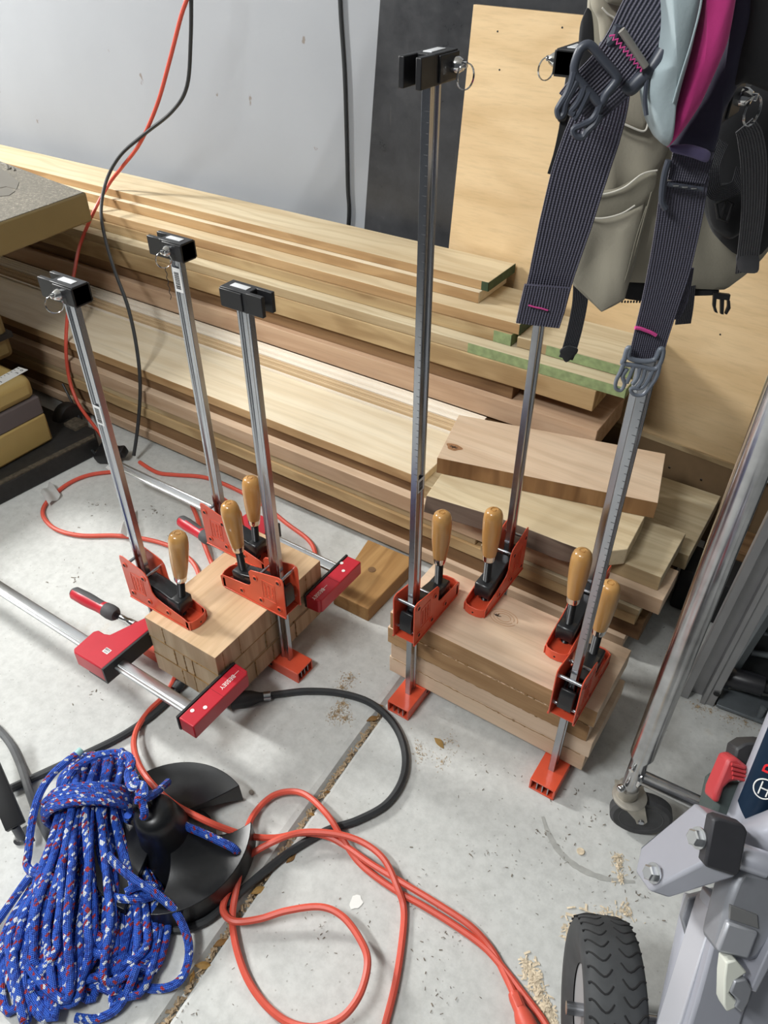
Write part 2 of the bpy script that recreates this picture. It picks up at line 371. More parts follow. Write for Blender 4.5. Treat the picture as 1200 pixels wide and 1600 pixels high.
# ---------------------------------------------------------------- the lumber along the wall
def board(x0, x1, y0, y1, z0, z1, mat, label, group=None, cat='board', name='lumber_board', bev=0.0015, rz=0.0, wav=0.0, green=None):
    mb = MB(); L = x1-x0; n = max(2, int(L/0.12)) if wav else 1; W = y1-y0; T = z1-z0
    rows = []
    rnd = random.Random(int(1000*(x1+y0*3+z0*7)))
    for i in range(n+1):
        x = -L/2 + L*i/n; j = (rnd.random()-0.5)*wav
        rows.append([mb.bm.verts.new((x, a*W/2 + (j if a < 0 else 0), b*T)) for a, b in ((-1,0),(1,0),(1,1),(-1,1))])
    for r0, r1 in zip(rows, rows[1:]):
        for k in range(4): mb.bm.faces.new([r0[k], r0[(k+1)%4], r1[(k+1)%4], r1[k]])
    mb.bm.faces.new(rows[0]); mb.bm.faces.new(rows[-1])
    edge = {'maple': 'edge_tan', 'pale': 'edge_tan', 'grey_oak': 'edge_grey', 'beech': 'edge_pink'}
    ek = [v for k, v in edge.items() if MT[k] is mat]
    if ek:
        bmesh.ops.recalc_face_normals(mb.bm, faces=mb.bm.faces[:])
        for f in mb.bm.faces:
            if f.normal.y < -0.7: f.material_index = 1
    o = mb.build(name, [mat, MT[ek[0]]] if ek else mat, bevel=bev, smooth=True); o.location = ((x0+x1)/2, (y0+y1)/2, z0); o.rotation_euler = (0, 0, rz)
    tag(o, label, cat, group)
    if green:      # end-grain sealer: a coat on the cut end, brushed over onto the front edge
        mt, run, endcap = green
        gb = MB(); e = 0.0008
        if endcap: gb.span((L/2-0.0002, -W/2-e, -e*0), (L/2+e, W/2+e, T+e*0))
        if run: gb.span((L/2-run, -W/2-e, 0.0006), (L/2+e, -W/2+0.0002, T-0.0006))
        gb.build('painted_end', mt, o)
    return o
LG = 'long boards racked along the wall'
XL = -3.7
def lumber():
    m = MT
    # lower rack, from the floor up
    for k, x in enumerate((-2.6, -1.55, -0.55)):
        o = board(x, x+0.06, 1.34, 1.78, 0, 0.028, m['brown'], ['short dark spacer under the rack near its hidden far end', 'short dark spacer under the rack behind the left clamped block', 'short dark spacer under the rack behind the right clamped block'][k], 'spacers under the rack', 'spacer', 'wood_spacer')
    board(XL, -0.20, 1.298, 1.40, 0.028, 0.058, m['beech'], 'lowest pale board at the front of the lumber rack', LG)
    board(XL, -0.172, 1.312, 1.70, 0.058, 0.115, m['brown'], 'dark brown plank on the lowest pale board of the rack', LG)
    board(XL, -0.188, 1.296, 1.66, 0.115, 0.148, m['rough'], 'yellowish saw-marked board above the dark brown plank', LG, wav=0.004)
    board(XL, -0.60, 1.303, 1.60, 0.148, 0.168, m['grey_oak'], 'thin greyish board above the saw-marked yellowish board', LG)
    board(-0.58, -0.185, 1.292, 1.45, 0.148, 0.166, m['grey_oak'], 'thin grey board end below the stub boards at the right of the rack', LG)
    board(XL, -0.146, 1.300, 1.412, 0.168, 0.213, m['beech'], 'pinkish square-edged board below the wide maple board', LG)
    board(-2.2, -0.142, 1.475, 1.745, 0.168, 0.212, m['grey_oak'], 'wide greyish board whose end sticks out farthest at the right', LG)
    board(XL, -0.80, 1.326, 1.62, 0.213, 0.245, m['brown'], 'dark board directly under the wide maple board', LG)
    board(-0.79, -0.166, 1.322, 1.497, 0.2135, 0.2535, m['grey_oak'], 'weathered stub board with a small knot under the waney slab', 'offcuts at the right of the rack')
    board(XL, -0.768, 1.318, 1.615, 0.2465, 0.274, m['maple'], 'wide clean maple board with a ragged front corner', LG, wav=0.002)
    # white mouldings lying on the maple board
    tanm = plain('raw_moulding', srgb(200,174,138), 0.5, noise=0.05, nscale=6)
    specs = [(1.5290, 0.0075, 0.006, 'moulding', 'thin white moulding lip nearest the front on the maple board'),
             (1.5465, 0.0105, 0.013, 'raw', 'lower tan moulding strip between the thin white lip and the taller tan strip'),
             (1.5595, 0.0115, 0.020, 'raw', 'taller tan moulding strip in front of the two white ones'),
             (1.5780, 0.0200, 0.027, 'moulding', 'front one of the two wide white moulding strips on the maple board'),
             (1.6010, 0.0215, 0.031, 'moulding', 'wide white moulding strip farthest back on the maple board')]
    for k, (y, w, h, mm, lab) in enumerate(specs):
        mb = MB(); L = 2.88; a = w/2
        prof = [(-a, 0), (a, 0), (a, h), (-a, h)] if k == 0 else [(-a, 0), (a, 0), (a, h), (a*0.15, h), (a*0.05, h-0.004), (-a*0.15, h-0.004), (-a*0.25, h-0.0008), (-a*0.75, h-0.002), (-a, h-0.006)]
        mb.prism([(-L/2, q, r) for q, r in prof], (L, 0, 0))
        o = mb.build('moulding_strip', m['moulding'] if mm == 'moulding' else tanm, bevel=0, ang=12); o.location = (-0.745-L/2, y, 0.2745)
        tag(o, lab, 'moulding', 'mouldings on the maple board')
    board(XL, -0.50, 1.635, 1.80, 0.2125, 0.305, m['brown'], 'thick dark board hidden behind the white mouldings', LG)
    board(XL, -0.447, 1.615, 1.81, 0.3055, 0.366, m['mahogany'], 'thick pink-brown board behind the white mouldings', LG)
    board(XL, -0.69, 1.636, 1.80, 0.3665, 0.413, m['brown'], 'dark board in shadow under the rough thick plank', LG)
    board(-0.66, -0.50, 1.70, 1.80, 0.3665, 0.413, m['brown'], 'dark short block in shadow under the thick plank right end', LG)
    board(XL, -0.470, 1.618, 1.80, 0.4135, 0.4695, m['rough'], 'thick rough-sawn plank below the green-edged boards', LG, wav=0.003)
    board(XL, -0.402, 1.622, 1.835, 0.470, 0.4975, m['grey_oak'], 'lower green-edged board on the thick rough plank', LG, green=(m['greenpaint'], 0.42, True))
    board(-0.708, -0.408, 1.667, 1.85, 0.499, 0.526, m['grey_oak'], 'upper short green-edged board behind the left hanging strap', LG, green=(m['greenpaint'], 0.22, True))
    board(XL, -0.722, 1.663, 1.79, 0.498, 0.5295, m['rough'], 'narrow board with dark marks near its green end', LG, green=(m['greenpaint'], 0.05, True))
    board(XL, -0.706, 1.669, 1.865, 0.530, 0.5585, m['pale'], 'wide pale board third from the top of the rack', LG, wav=0.003, green=(m['darkgreen'], 0, True))
    board(XL, -0.852, 1.722, 1.885, 0.559, 0.5885, m['maple'], 'bright-edged board second from the top of the rack', LG)
    board(XL, -0.836, 1.740, 1.895, 0.589, 0.6135, m['pale'], 'topmost board of the rack with a dark green painted end', LG, green=(m['darkgreen'], 0.02, True))
    # offcuts on the right end
    z = 0.2545
    pts = [P(666,774,0.298), P(770,805,0.298), P(880,848,0.298), P(925,864,0.298), P(981,858,0.298), P(1009,805,0.298), V((-0.735,1.425,0.298))]
    mb = MB(); c = V((-0.48, 1.34, z)); T = 0.043
    top = [mb.bm.verts.new(V((p.x, p.y, z+T))-c) for p in pts]
    bot = [mb.bm.verts.new(V((p.x, p.y + (-0.010 if i in (0,1,2) else 0), z))-c) for i, p in enumerate(pts)]
    mb.bm.faces.new(top); mb.bm.faces.new(bot[::-1])
    for i in range(len(pts)):
        f = mb.bm.faces.new([top[i], bot[i], bot[(i+1)%7], top[(i+1)%7]])
        if i in (0, 1, 2): f.material_index = 1
    o = mb.build('lumber_offcut', [m['pale'], m['bark']], bevel=0.0015); o.location = c
    tag(o, 'pale slab offcut with a dark waney front edge under the knotty board', 'board', 'offcuts at the right of the rack')
    z = 0.298; T = 0.045; zz = z+T
    q = [P(683,715,zz), P(1028,786,zz), P(1040,709,zz), P(717,648,zz)]
    c = (q[0]+q[2])/2; c.z = z
    mb = MB(); top = [mb.bm.verts.new(p-c) for p in q]; bot = [mb.bm.verts.new(V((p.x-c.x, p.y-c.y, 0.0005))) for p in q]
    mb.bm.faces.new(top); mb.bm.faces.new(bot[::-1])
    for i in range(4):
        f = mb.bm.faces.new([top[i], bot[i], bot[(i+1)%4], top[(i+1)%4]]); f.material_index = 1 if i == 0 else 0
    o = mb.build('lumber_offcut', [m['beech'], m['walnut_edge']], bevel=0.001); o.location = c
    tag(o, 'short thick board with a knot, topmost of the offcuts beside the tall clamps', 'board', 'offcuts at the right of the rack')
    kn = MB(); kp = P(709, 699, zz) - c
    kn.grid(lambda u, v: kp + V((0.020*v*math.cos(2*math.pi*u)*(1+0.25*math.sin(6*math.pi*u)), 0.014*v*math.sin(2*math.pi*u), 0.0004)), 20, 2)
    tag(kn.build('knot', plain('knot_brown', srgb(150,108,74), 0.7, noise=0.3, nscale=200), o), 'small cracked brown knot')
    ck = MB()
    for a in (0.3, 1.4, 2.6): ck.strap([kp + V((-0.011*math.cos(a), -0.006*math.sin(a), 0.0008)), kp + V((0.011*math.cos(a), 0.006*math.sin(a), 0.0008))], 0.0016, 0.0004, (0,0,1))
    ck.build('knot_crack', MT['ink'], o)
    # loose fir block on the floor
    zt = 0.044
    q = [P(575,843,zt), P(640,876,zt), P(575,952,zt), P(520,925,zt)]
    q[1] = P(650, 874, zt); d = (q[2]-q[1]).normalized()
    o = empty('lumber_offcut', ((q[0]+q[2])/2).xy.to_3d(), 'short brown fir block on the floor between the two clamped glue-ups', 'board')
    c = V(o.location); mb = MB(); mb.prism([p-c-V((0,0,zt-0.0005)) for p in q], (0, 0, zt-0.0005)); mb.build('block', wood('fir_block', srgb(178,142,94), srgb(156,118,72), srgb(126,90,52), axis=1, streak=0.4, band=7), o, bevel=0.002)
    kn = MB(); kp = P(581, 890, zt+0.0006) - c; kn.lathe([(0, 0), (0.010, 0), (0.010, 0.0004), (0, 0.0004)], kp, (0,0,1), 16); kn.build('knot', MT['brown'], o)
lumber()

# ---------------------------------------------------------------- the glued-up blocks
def right_block():
    x0, x1, y0, y1, z0, zt = -0.612, -0.153, 0.9365, 1.118, 0.0335, 0.2245
    c = V(((x0+x1)/2, (y0+y1)/2, z0)); e = empty('glued_block', c, 'long pinkish four-board glue-up in four tall clamps at the right', 'wood block')
    zs = [z0, z0+0.049, z0+0.097, z0+0.144, zt]
    off = [(0, 0.000, 0.004, 0), (0.004, 0.006, 0.003, 0.002), (-0.003, -0.006, -0.004, 0.001), (0.002, 0.0, 0.0, 0)]
    for k in range(4):
        a, b, cc, d = off[k]; mb = MB()
        mb.span((x0+a-c.x, y0+cc*0.4-c.y+0.0016, zs[k]-c.z+0.0003), (x1+b-c.x, y1+d-c.y, zs[k+1]-c.z-0.0003))
        if k >= 2:     # sawn front edges on the upper two boards
            for f in mb.bm.faces:
                f.material_index = 1 if f.calc_center_median().y < y0+0.01-c.y else 0
        mb.build('board', [MT['beech'], MT['beech_rough']], e, bevel=0.0012)
    rnd = random.Random(3)
    for k, n in ((1, 6), (2, 3), (3, 22)):
        mb = MB()
        pts = [(x0+0.01+(x1-x0-0.02)*i/60-c.x, y0-c.y+0.001, zs[k]-c.z+(rnd.random()-0.5)*0.003) for i in range(61)]
        mb.tube(pts, [0.0005+0.0005*rnd.random()**2 for _ in pts], 6)
        for i in range(n):
            mb.sphere((x0+0.02+(x1-x0-0.04)*rnd.random()-c.x, y0-c.y+0.001, zs[k]-c.z+(rnd.random()-0.5)*0.004), 0.0010+0.0018*rnd.random()**2, (1.6, 0.8, 0.9), 8)
        mb.build('glue_line', MT['glue'], e)
    # knot on the top face
    kp = P(776, 962, zt) - c + V((0, 0, 0.0004)); mb = MB()
    for a, l in ((0.3, 0.010), (1.2, 0.008), (2.2, 0.006), (2.9, 0.008)): mb.strap([kp, kp + V((l*math.cos(a), l*math.sin(a), 0))], [0.003, 0.0006], 0.0004, (0,0,1))
    mb.build('knot', MT['ink'], e)
    mb = MB(); kk = P(787, 965, zt) - c + V((0,0,0.0002))
    for s in (1.0, 0.75, 0.5):
        mb.tube([kk + V((0.030*s*math.cos(t*0.2), 0.021*s*math.sin(t*0.2), 0)) for t in range(31)], 0.0005, 5, closed=False)
    mb.build('knot_figure', plain('knot_ring', srgb(190,148,112), 0.7), e)
right_block()
def left_block():
    x0, x1, y0, y1, z0, zt = -1.049, -0.8455, 0.6555, 1.003, 0.0335, 0.2005
    c = V(((x0+x1)/2, (y0+y1)/2, z0)); e = empty('glued_block', c, 'square glue-up of stacked strips held by red and orange clamps at the left', 'wood block')
    zs = [z0, z0+0.056, z0+0.111, zt]
    end = wood('end_grain', srgb(188,166,138), srgb(170,146,116), srgb(146,120,92), axis=2, streak=0.4, fine=200)
    for k in range(3):
        mb = MB(); i = 0.0008*(k == 1)
        mb.span((x0+i-c.x, y0+i-c.y, zs[k]-c.z+0.0003), (x1-i-c.x-0.002*(k < 2), y1-c.y, zs[k+1]-c.z-0.0003))
        for f in mb.bm.faces:
            cc = f.calc_center_median(); f.material_index = 0 if abs(f.normal.z) > 0.5 or (k == 2 and f.normal.z > 0.5) else 1
        mb.build('layer', [wood('layer_wood%d' % k, srgb(212,184,150), srgb(198,168,132), srgb(178,144,108), axis=1, streak=0.3, band=7), end], e, bevel=0.0008)
    rnd = random.Random(5); mb = MB()
    def bead(a, b, r=0.0012, drip=0):
        a = V(a)-c; b = V(b)-c; n = 14
        pts = [a.lerp(b, i/n) + V(((rnd.random()-0.5)*0.001, 0, (rnd.random()-0.5)*0.001)) for i in range(n+1)]
        mb.tube(pts, [r*(0.6+0.8*rnd.random()) for _ in pts], 6)
        for _ in range(drip):
            p = a.lerp(b, rnd.random()); mb.sphere(p, r*(1.3+rnd.random()), (1, 1, 1.6), 8)
    for k in (1, 2):
        bead((x0, y0, zs[k]), (x1, y0, zs[k]), 0.0010, 3); bead((x1, y0, zs[k]), (x1, y1, zs[k]), 0.0010, 3)
    for k, xs in ((2, (0.25,)), (1, (0.36, 0.50, 0.62)), (0, (0.42, 0.60, 0.80))):
        for f in xs: bead((x0+(x1-x0)*f, y0, zs[k]+0.003), (x0+(x1-x0)*f, y0, zs[k+1]-0.003), 0.0012, 2)
    for k, ys in ((2, (0.06, 0.20, 0.48, 0.66, 0.84)), (1, (0.12, 0.42, 0.60, 0.93)), (0, (0.15, 0.30, 0.47, 0.70))):
        for f in ys: bead((x1, y0+(y1-y0)*f, zs[k]+0.003), (x1, y0+(y1-y0)*f, zs[k+1]-0.003), 0.0011, 1)
    mb.build('glue_line', MT['glue'], e)
left_block()

# ---------------------------------------------------------------- orange bar clamps
def bar_clamp(x, y, rz, zj, top, lift, label, pin_y, sticker=None, hz=0.12, tilt=0.0, scale=False, wire=False):
    """local frame: bar rises at the origin, the jaw reaches along +Y and bears on a surface at height zj"""
    e = empty('bar_clamp', (x, y, 0), label, 'clamp', 'orange bar clamps with wooden handles', rz)
    # I-section bar
    hw, hd, wb = 0.0062, 0.0135, 0.0030; zt = top-0.002
    prof = [(-hw, -hd), (hw, -hd), (hw, -hd+0.0058), (wb, -hd+0.0088), (wb, hd-0.0088), (hw, hd-0.0058), (hw, hd), (-hw, hd), (-hw, hd-0.0058), (-wb, hd-0.0088), (-wb, -hd+0.0088), (-hw, -hd+0.0058)]
    mb = MB(); mb.prism([(a, b, 0.012) for a, b in prof], (0, 0, zt-0.012)); bar = mb.build('bar', MT['steel'], e, bevel=0.0009)
    if scale:
        mk = MB(); z = zj+0.20; k = 0
        while z < zt-0.05:
            l = 0.006 if k % 4 == 0 else 0.0035
            mk.box((hw-0.0012-l/2+0.0008, -hd-0.0001, z), (l, 0.0003, 0.0007)); z += 0.0127; k += 1
        mk.build('scale_marks', MT['grip'], bar)
    if sticker:
        zs, face, dz = sticker
        sb = MB(); bb = MB(); rnd = random.Random(4)
        X = hw+0.0003 if face > 0 else -hw-0.0003
        if face == 0:
            sb.box((0, -hd-0.0004, zs), (0.0105, 0.0005, dz)); 
            s = sb.build('barcode_sticker', MT['label'], e, bevel=0.0002)
            z = -dz*0.36
            while z < dz*0.36:
                w = 0.0006+0.0014*rnd.random(); bb.box((0.0006, -hd-0.0008, zs+z), (0.0066, 0.0003, w)); z += w+0.0006+0.001*rnd.random()
        else:
            sb.box((X, 0, zs), (0.0006, 0.020, dz)); s = sb.build('barcode_sticker', MT['label'], e, bevel=0.0002)
            z = -dz*0.36
            while z < dz*0.36:
                w = 0.0006+0.0014*rnd.random(); bb.box((X*1.07, -0.001*face, zs+z), (0.0003, 0.012, w)); z += w+0.0006+0.001*rnd.random()
        bb.build('barcode', MT['ink'], s)
    # fixed jaw on the floor: open casting with fins at its ends
    mb = MB(); w = 0.0265; ya, yb, ht = -0.052, 0.085, 0.0322
    mb.span((-w, ya, ht-0.0035), (w, yb, ht)); mb.span((-w, ya, 0.0004), (w, yb, 0.004))
    for s in (-1, 1): mb.span((s*w, ya, 0.004), (s*(w-0.004), yb, ht-0.0035))
    f = mb.build('fixed_jaw', MT['orange'], e, bevel=0.0008)
    for xx in (-0.0115, 0, 0.0115):
        fn = MB(); fn.span((xx-0.001, ya+0.002, 0.004), (xx+0.001, ya+0.05, ht-0.0036)); fn.build('fin', MT['steel'], f)
    bk = MB(); bk.span((-w+0.004, ya+0.045, 0.004), (w-0.004, ya+0.049, ht-0.0036)); bk.build('web', MT['black'], f)
    for s in (-1, 1):
        mb = MB(); mb.lathe([(0, 0.0004), (0.0042, 0.0004), (0.0042, -0.001)], (s*(w), 0.028, ht*0.5), (s, 0, 0), 14); mb.build('jaw_hole', MT['ink'], f)
    # sliding jaw: two orange cheeks, nose, pins
    prof = [(-0.036, 0.0), (0.146, 0.0), (0.146, 0.020), (0.130, 0.027), (0.070, 0.040), (0.053, 0.046), (0.045, 0.058), (0.042, 0.096), (0.036, 0.106), (0.026, 0.110), (-0.026, 0.122), (-0.035, 0.121), (-0.0375, 0.112)]
    if lift == 'low':   # square-notched pattern
        prof = [(-0.036, 0.0), (0.146, 0.0), (0.148, 0.030), (0.142, 0.036), (0.072, 0.044), (0.062, 0.047), (0.056, 0.056), (0.058, 0.088), (0.052, 0.096), (0.044, 0.098), (-0.026, 0.115), (-0.035, 0.112), (-0.0375, 0.104)]
    cheeks = []
    for s in (-1, 1):
        mb = MB(); xo = s*0.0225
        mb.prism([(xo, a, b+zj+0.0006) for a, b in prof], (s*0.0024, 0, 0))
        ck = mb.build('cheek', MT['orange'], e, bevel=0.0008); cheeks.append(ck)
        fl = MB(); fl.span((xo+s*0.0024, -0.036, zj+0.0006), (xo+s*0.0040, 0.140, zj+0.0042)); fl.build('rim', MT['orange'], ck, bevel=0.0006)
        pins = [(-0.024, 0.100), (0.028 if lift != 'low' else 0.040, 0.088 if lift != 'low' else 0.080), (-0.020, 0.022), (0.030, 0.022), (0.085, 0.021)]
        if 'dark_rivet' not in MT: MT['dark_rivet'] = plain('dark_rivet', srgb(62,36,30), 0.5)
        for a, b in pins:
            dm = MB(); dm.lathe([(0.0068, -0.0005), (0.0068, 0), (0.0064, 0.0018), (0.0042, 0.0020), (0.0036, 0.0006), (0, 0.0006)], (0, 0, 0), (s, 0, 0), 16)
            rv = dm.build('rivet', [MT['orange'], MT['dark_rivet']], ck); rv.location = (xo+s*0.0024, a, zj+b)
            for f in rv.data.polygons:
                if math.hypot(f.center.y, f.center.z) < 0.0044: f.material_index = 1
        # raised frame and worn raised lettering, no longer legible
        em = MB(); X = xo+s*0.0026
        ya_, yb_, za, zb = -0.012, 0.022, zj+0.034, zj+0.086
        em.tube([(X, ya_, za), (X, yb_, za), (X, yb_, zb), (X, ya_, zb)], 0.0007, 6, closed=True)
        rnd = random.Random(11)
        for col, zz0 in ((0, za+0.006), (1, za+0.006), (2, za+0.006)):
            z = zz0
            while z < zb-0.007:
                em.box((X, ya_+0.007+0.010*col+(rnd.random()-0.5)*0.001, z), (0.0012, 0.0052, 0.0011)); 
                if rnd.random() < 0.6: em.box((X, ya_+0.0052+0.010*col+0.0036*rnd.random(), z+0.0014), (0.0012, 0.0011, 0.0028))
                z += 0.0036
        em.build('embossed_plate', MT['orange'], ck)
    mb = MB()
    nose = [(-0.0249, 0.140), (-0.0249, 0.147), (-0.019, 0.1545), (-0.008, 0.158), (0.008, 0.158), (0.019, 0.1545), (0.0249, 0.147), (0.0249, 0.140), (0.0225, 0.140), (0.0225, 0.146), (0.018, 0.152), (0.008, 0.1555), (-0.008, 0.1555), (-0.018, 0.152), (-0.0225, 0.146), (-0.0225, 0.140)]
    mb.prism([(a, b-0.006, zj+0.0006) for a, b in nose], (0, 0, 0.0225 if lift != 'low' else 0.030)); ns = mb.build('nose', MT['orange'], e, bevel=0.0006)
    mb = MB(); mb.lathe([(0, 0.0005), (0.0022, 0.0005), (0.0022, -0.001)], (0, 0.1518, zj+0.010), (0, 1, 0), 10); mb.build('nose_hole', MT['ink'], ns)
    mb = MB(); mb.span((-0.0222, -0.030, zj+0.0004), (0.0222, 0.145, zj+0.0026)); mb.build('sole_plate', MT['orange'], e)
    pn = [(-0.024, 0.100), (0.028 if lift != 'low' else 0.040, 0.088 if lift != 'low' else 0.080), (-0.020, 0.022)]
    for a, b in pn:
        mb = MB(); mb.cyl((-0.0226, a, zj+b), (0.0226, a, zj+b), 0.0034, n=14); mb.build('cross_pin', MT['steel'], e)
    # black lever, screw, ferrule and wooden handle
    ys = 0.098; lw = 0.0175
    mb = MB()
    for s in (-1, 1): mb.prism([(s*lw, -0.018, zj+0.026), (s*lw, ys+0.016, zj+0.018), (s*lw, ys+0.018, zj+0.050), (s*lw, 0.060, zj+0.066), (s*lw, 0.018, zj+0.070)], (-s*0.006, 0, 0))
    mb.prism([(-lw, 0.016, zj+0.070), (-lw, 0.060, zj+0.066), (-lw, ys+0.018, zj+0.052), (-lw, ys+0.018, zj+0.046), (-lw, 0.058, zj+0.059), (-lw, 0.016, zj+0.063)], (2*lw, 0, 0))
    mb.box((0, ys, zj+0.041), (2*lw+0.002, 0.038, 0.034), None, 0.003)
    mb.prism([(-0.014, -0.031, zj+0.024), (-0.014, -0.015, zj+0.024), (-0.014, -0.015, zj+0.066), (-0.014, -0.024, zj+0.072), (-0.014, -0.031, zj+0.060)], (0.028, 0, 0))
    lv = mb.build('lever', MT['blackmetal'], e, bevel=0.002)
    ax = V((math.sin(tilt)*0.6, -math.sin(tilt), 1)).normalized(); b0 = V((0, ys, zj+0.006)); hz0 = hz
    mb = MB(); pr = []; z = 0.0; up = hz0-0.006
    while z < up:
        pr += [(0.0084, z), (0.0068, z+0.0015), (0.0084, z+0.0030)]; z += 0.0030
    mb.lathe([(0, 0)]+pr+[(0, z)], b0, ax, 18); mb.build('screw', MT['thread'], e)
    b1 = b0 + ax*(hz0-0.020)
    mb = MB(); mb.lathe([(0.0, 0), (0.0120, 0), (0.0128, 0.003), (0.0136, 0.015), (0, 0.015)], b1, ax, 22); mb.build('ferrule', MT['chrome'], e)
    b2 = b1 + ax*0.0145
    hp = [(0, 0), (0.0138, 0), (0.0160, 0.018), (0.0184, 0.045), (0.0196, 0.072), (0.0198, 0.088), (0.0190, 0.098), (0.0164, 0.107), (0.0120, 0.1115), (0.0070, 0.1128), (0.0066, 0.1116), (0.0046, 0.1116), (0.0044, 0.1130), (0, 0.1130)]
    mb = MB(); mb.lathe(hp, b2, ax, 32); h = mb.build('handle', MT['handle'], e)
    # black end stop with forked back, pin and split ring
    zt0 = top-0.034; mb = MB()
    mb.span((-0.016, -0.022, zt0), (0.016, 0.034, top)); mb.span((-0.016, -0.052, zt0), (-0.008, -0.020, top)); mb.span((0.008, -0.052, zt0), (0.016, -0.020, top))
    mb.span((-0.0185, -0.012, zt0+0.002), (0.0185, 0.034, top-0.002))
    st = mb.build('end_stop', MT['black'], e, bevel=0.0012)
    mb = MB(); mb.box((0, 0.004, top+0.0004), (0.0125, 0.034, 0.0012), None, 0.0005); tag(mb.build('bar_end', plain('bright_bar_end', srgb(220,222,224), 0.45, 0.3) if 'bright_bar_end' not in bpy.data.materials else bpy.data.materials['bright_bar_end'], st), 'bright end of the steel bar')
    mb = MB(); X = 0.0185; zz = zt0+0.018
    mb.lathe([(0, 0.012), (0.006, 0.011), (0.009, 0.006), (0.0095, 0), (0.0095, -0.001)], (X, pin_y, zz), (1, 0, 0), 20)
    mb.box((X+0.013, pin_y, zz+0.001), (0.007, 0.006, 0.007), None, 0.001); pin = mb.build('release_pin', MT['chrome'], e)
    mb = MB(); ctr = V((X+0.014, pin_y+0.001, zz-0.012)); aa = V((0.35, 0.93, 0)) if rz == 0 else V((0.5, 0.86, 0)) if rz > 3 else V((-0.83, 0.55, 0)) if rz < 0 else V((0.83, -0.55, 0))
    for k, dx in enumerate((0, 0.0012)):
        mb.tube([ctr + aa*0.0135*math.cos(t*math.pi/16) + V((dx, 0, 0.0145*math.sin(t*math.pi/16))) for t in range(32)], 0.0007, 6, closed=True)
    mb.build('split_ring', MT['chrome'], pin)
    if wire:
        mb = MB(); mb.tube([ctr + V((0.0012*math.sin(t*1.1), 0.0012*math.cos(t*1.1), -0.014-0.0024*t)) for t in range(26)], 0.0007, 6); tag(mb.build('twisted_wire', MT['ink'], pin), 'dark twisted wire hanging from the ring')
    return e
bar_clamp(-0.543, 0.920, 0, 0.2245, 1.250, 'low', 'orange bar clamp at the front left of the right block, its chrome bar the tallest', 0.024, (0.60, 1, 0.028), 0.126, R(-1.5), True)
bar_clamp(-0.462, 1.176, R(180), 0.2245, 1.232, 'std', 'orange bar clamp at the back left of the right block, under the left strap', 0.02, None, 0.127, R(2))
bar_clamp(-0.204, 0.920, 0, 0.2245, 1.250, 'std', 'orange bar clamp at the front right of the right block, bar marked with a scale', 0.024, None, 0.126, R(0), True)
bar_clamp(-0.272, 1.160, R(180), 0.2245, 1.215, 'std', 'orange bar clamp at the back right of the right block, bar mostly hidden', 0.02, None, 0.127, R(2))
bar_clamp(-1.083, 0.706, R(-90), 0.2005, 0.915, 'std', 'orange bar clamp at the front left of the left block, nearest the red clamp handle', 0.002, (0.665, 1, 0.040), 0.118, R(-6))
bar_clamp(-1.068, 0.928, R(-90), 0.2005, 0.920, 'std', 'orange bar clamp at the back of the left block, barcode under its black top', 0.002, (0.845, 1, 0.046), 0.120, R(-2), False, True)
bar_clamp(-0.829, 0.842, R(90), 0.2005, 0.915, 'low', 'orange bar clamp on the right side of the left block, jaw pointing left', -0.002, None, 0.126, R(-2))

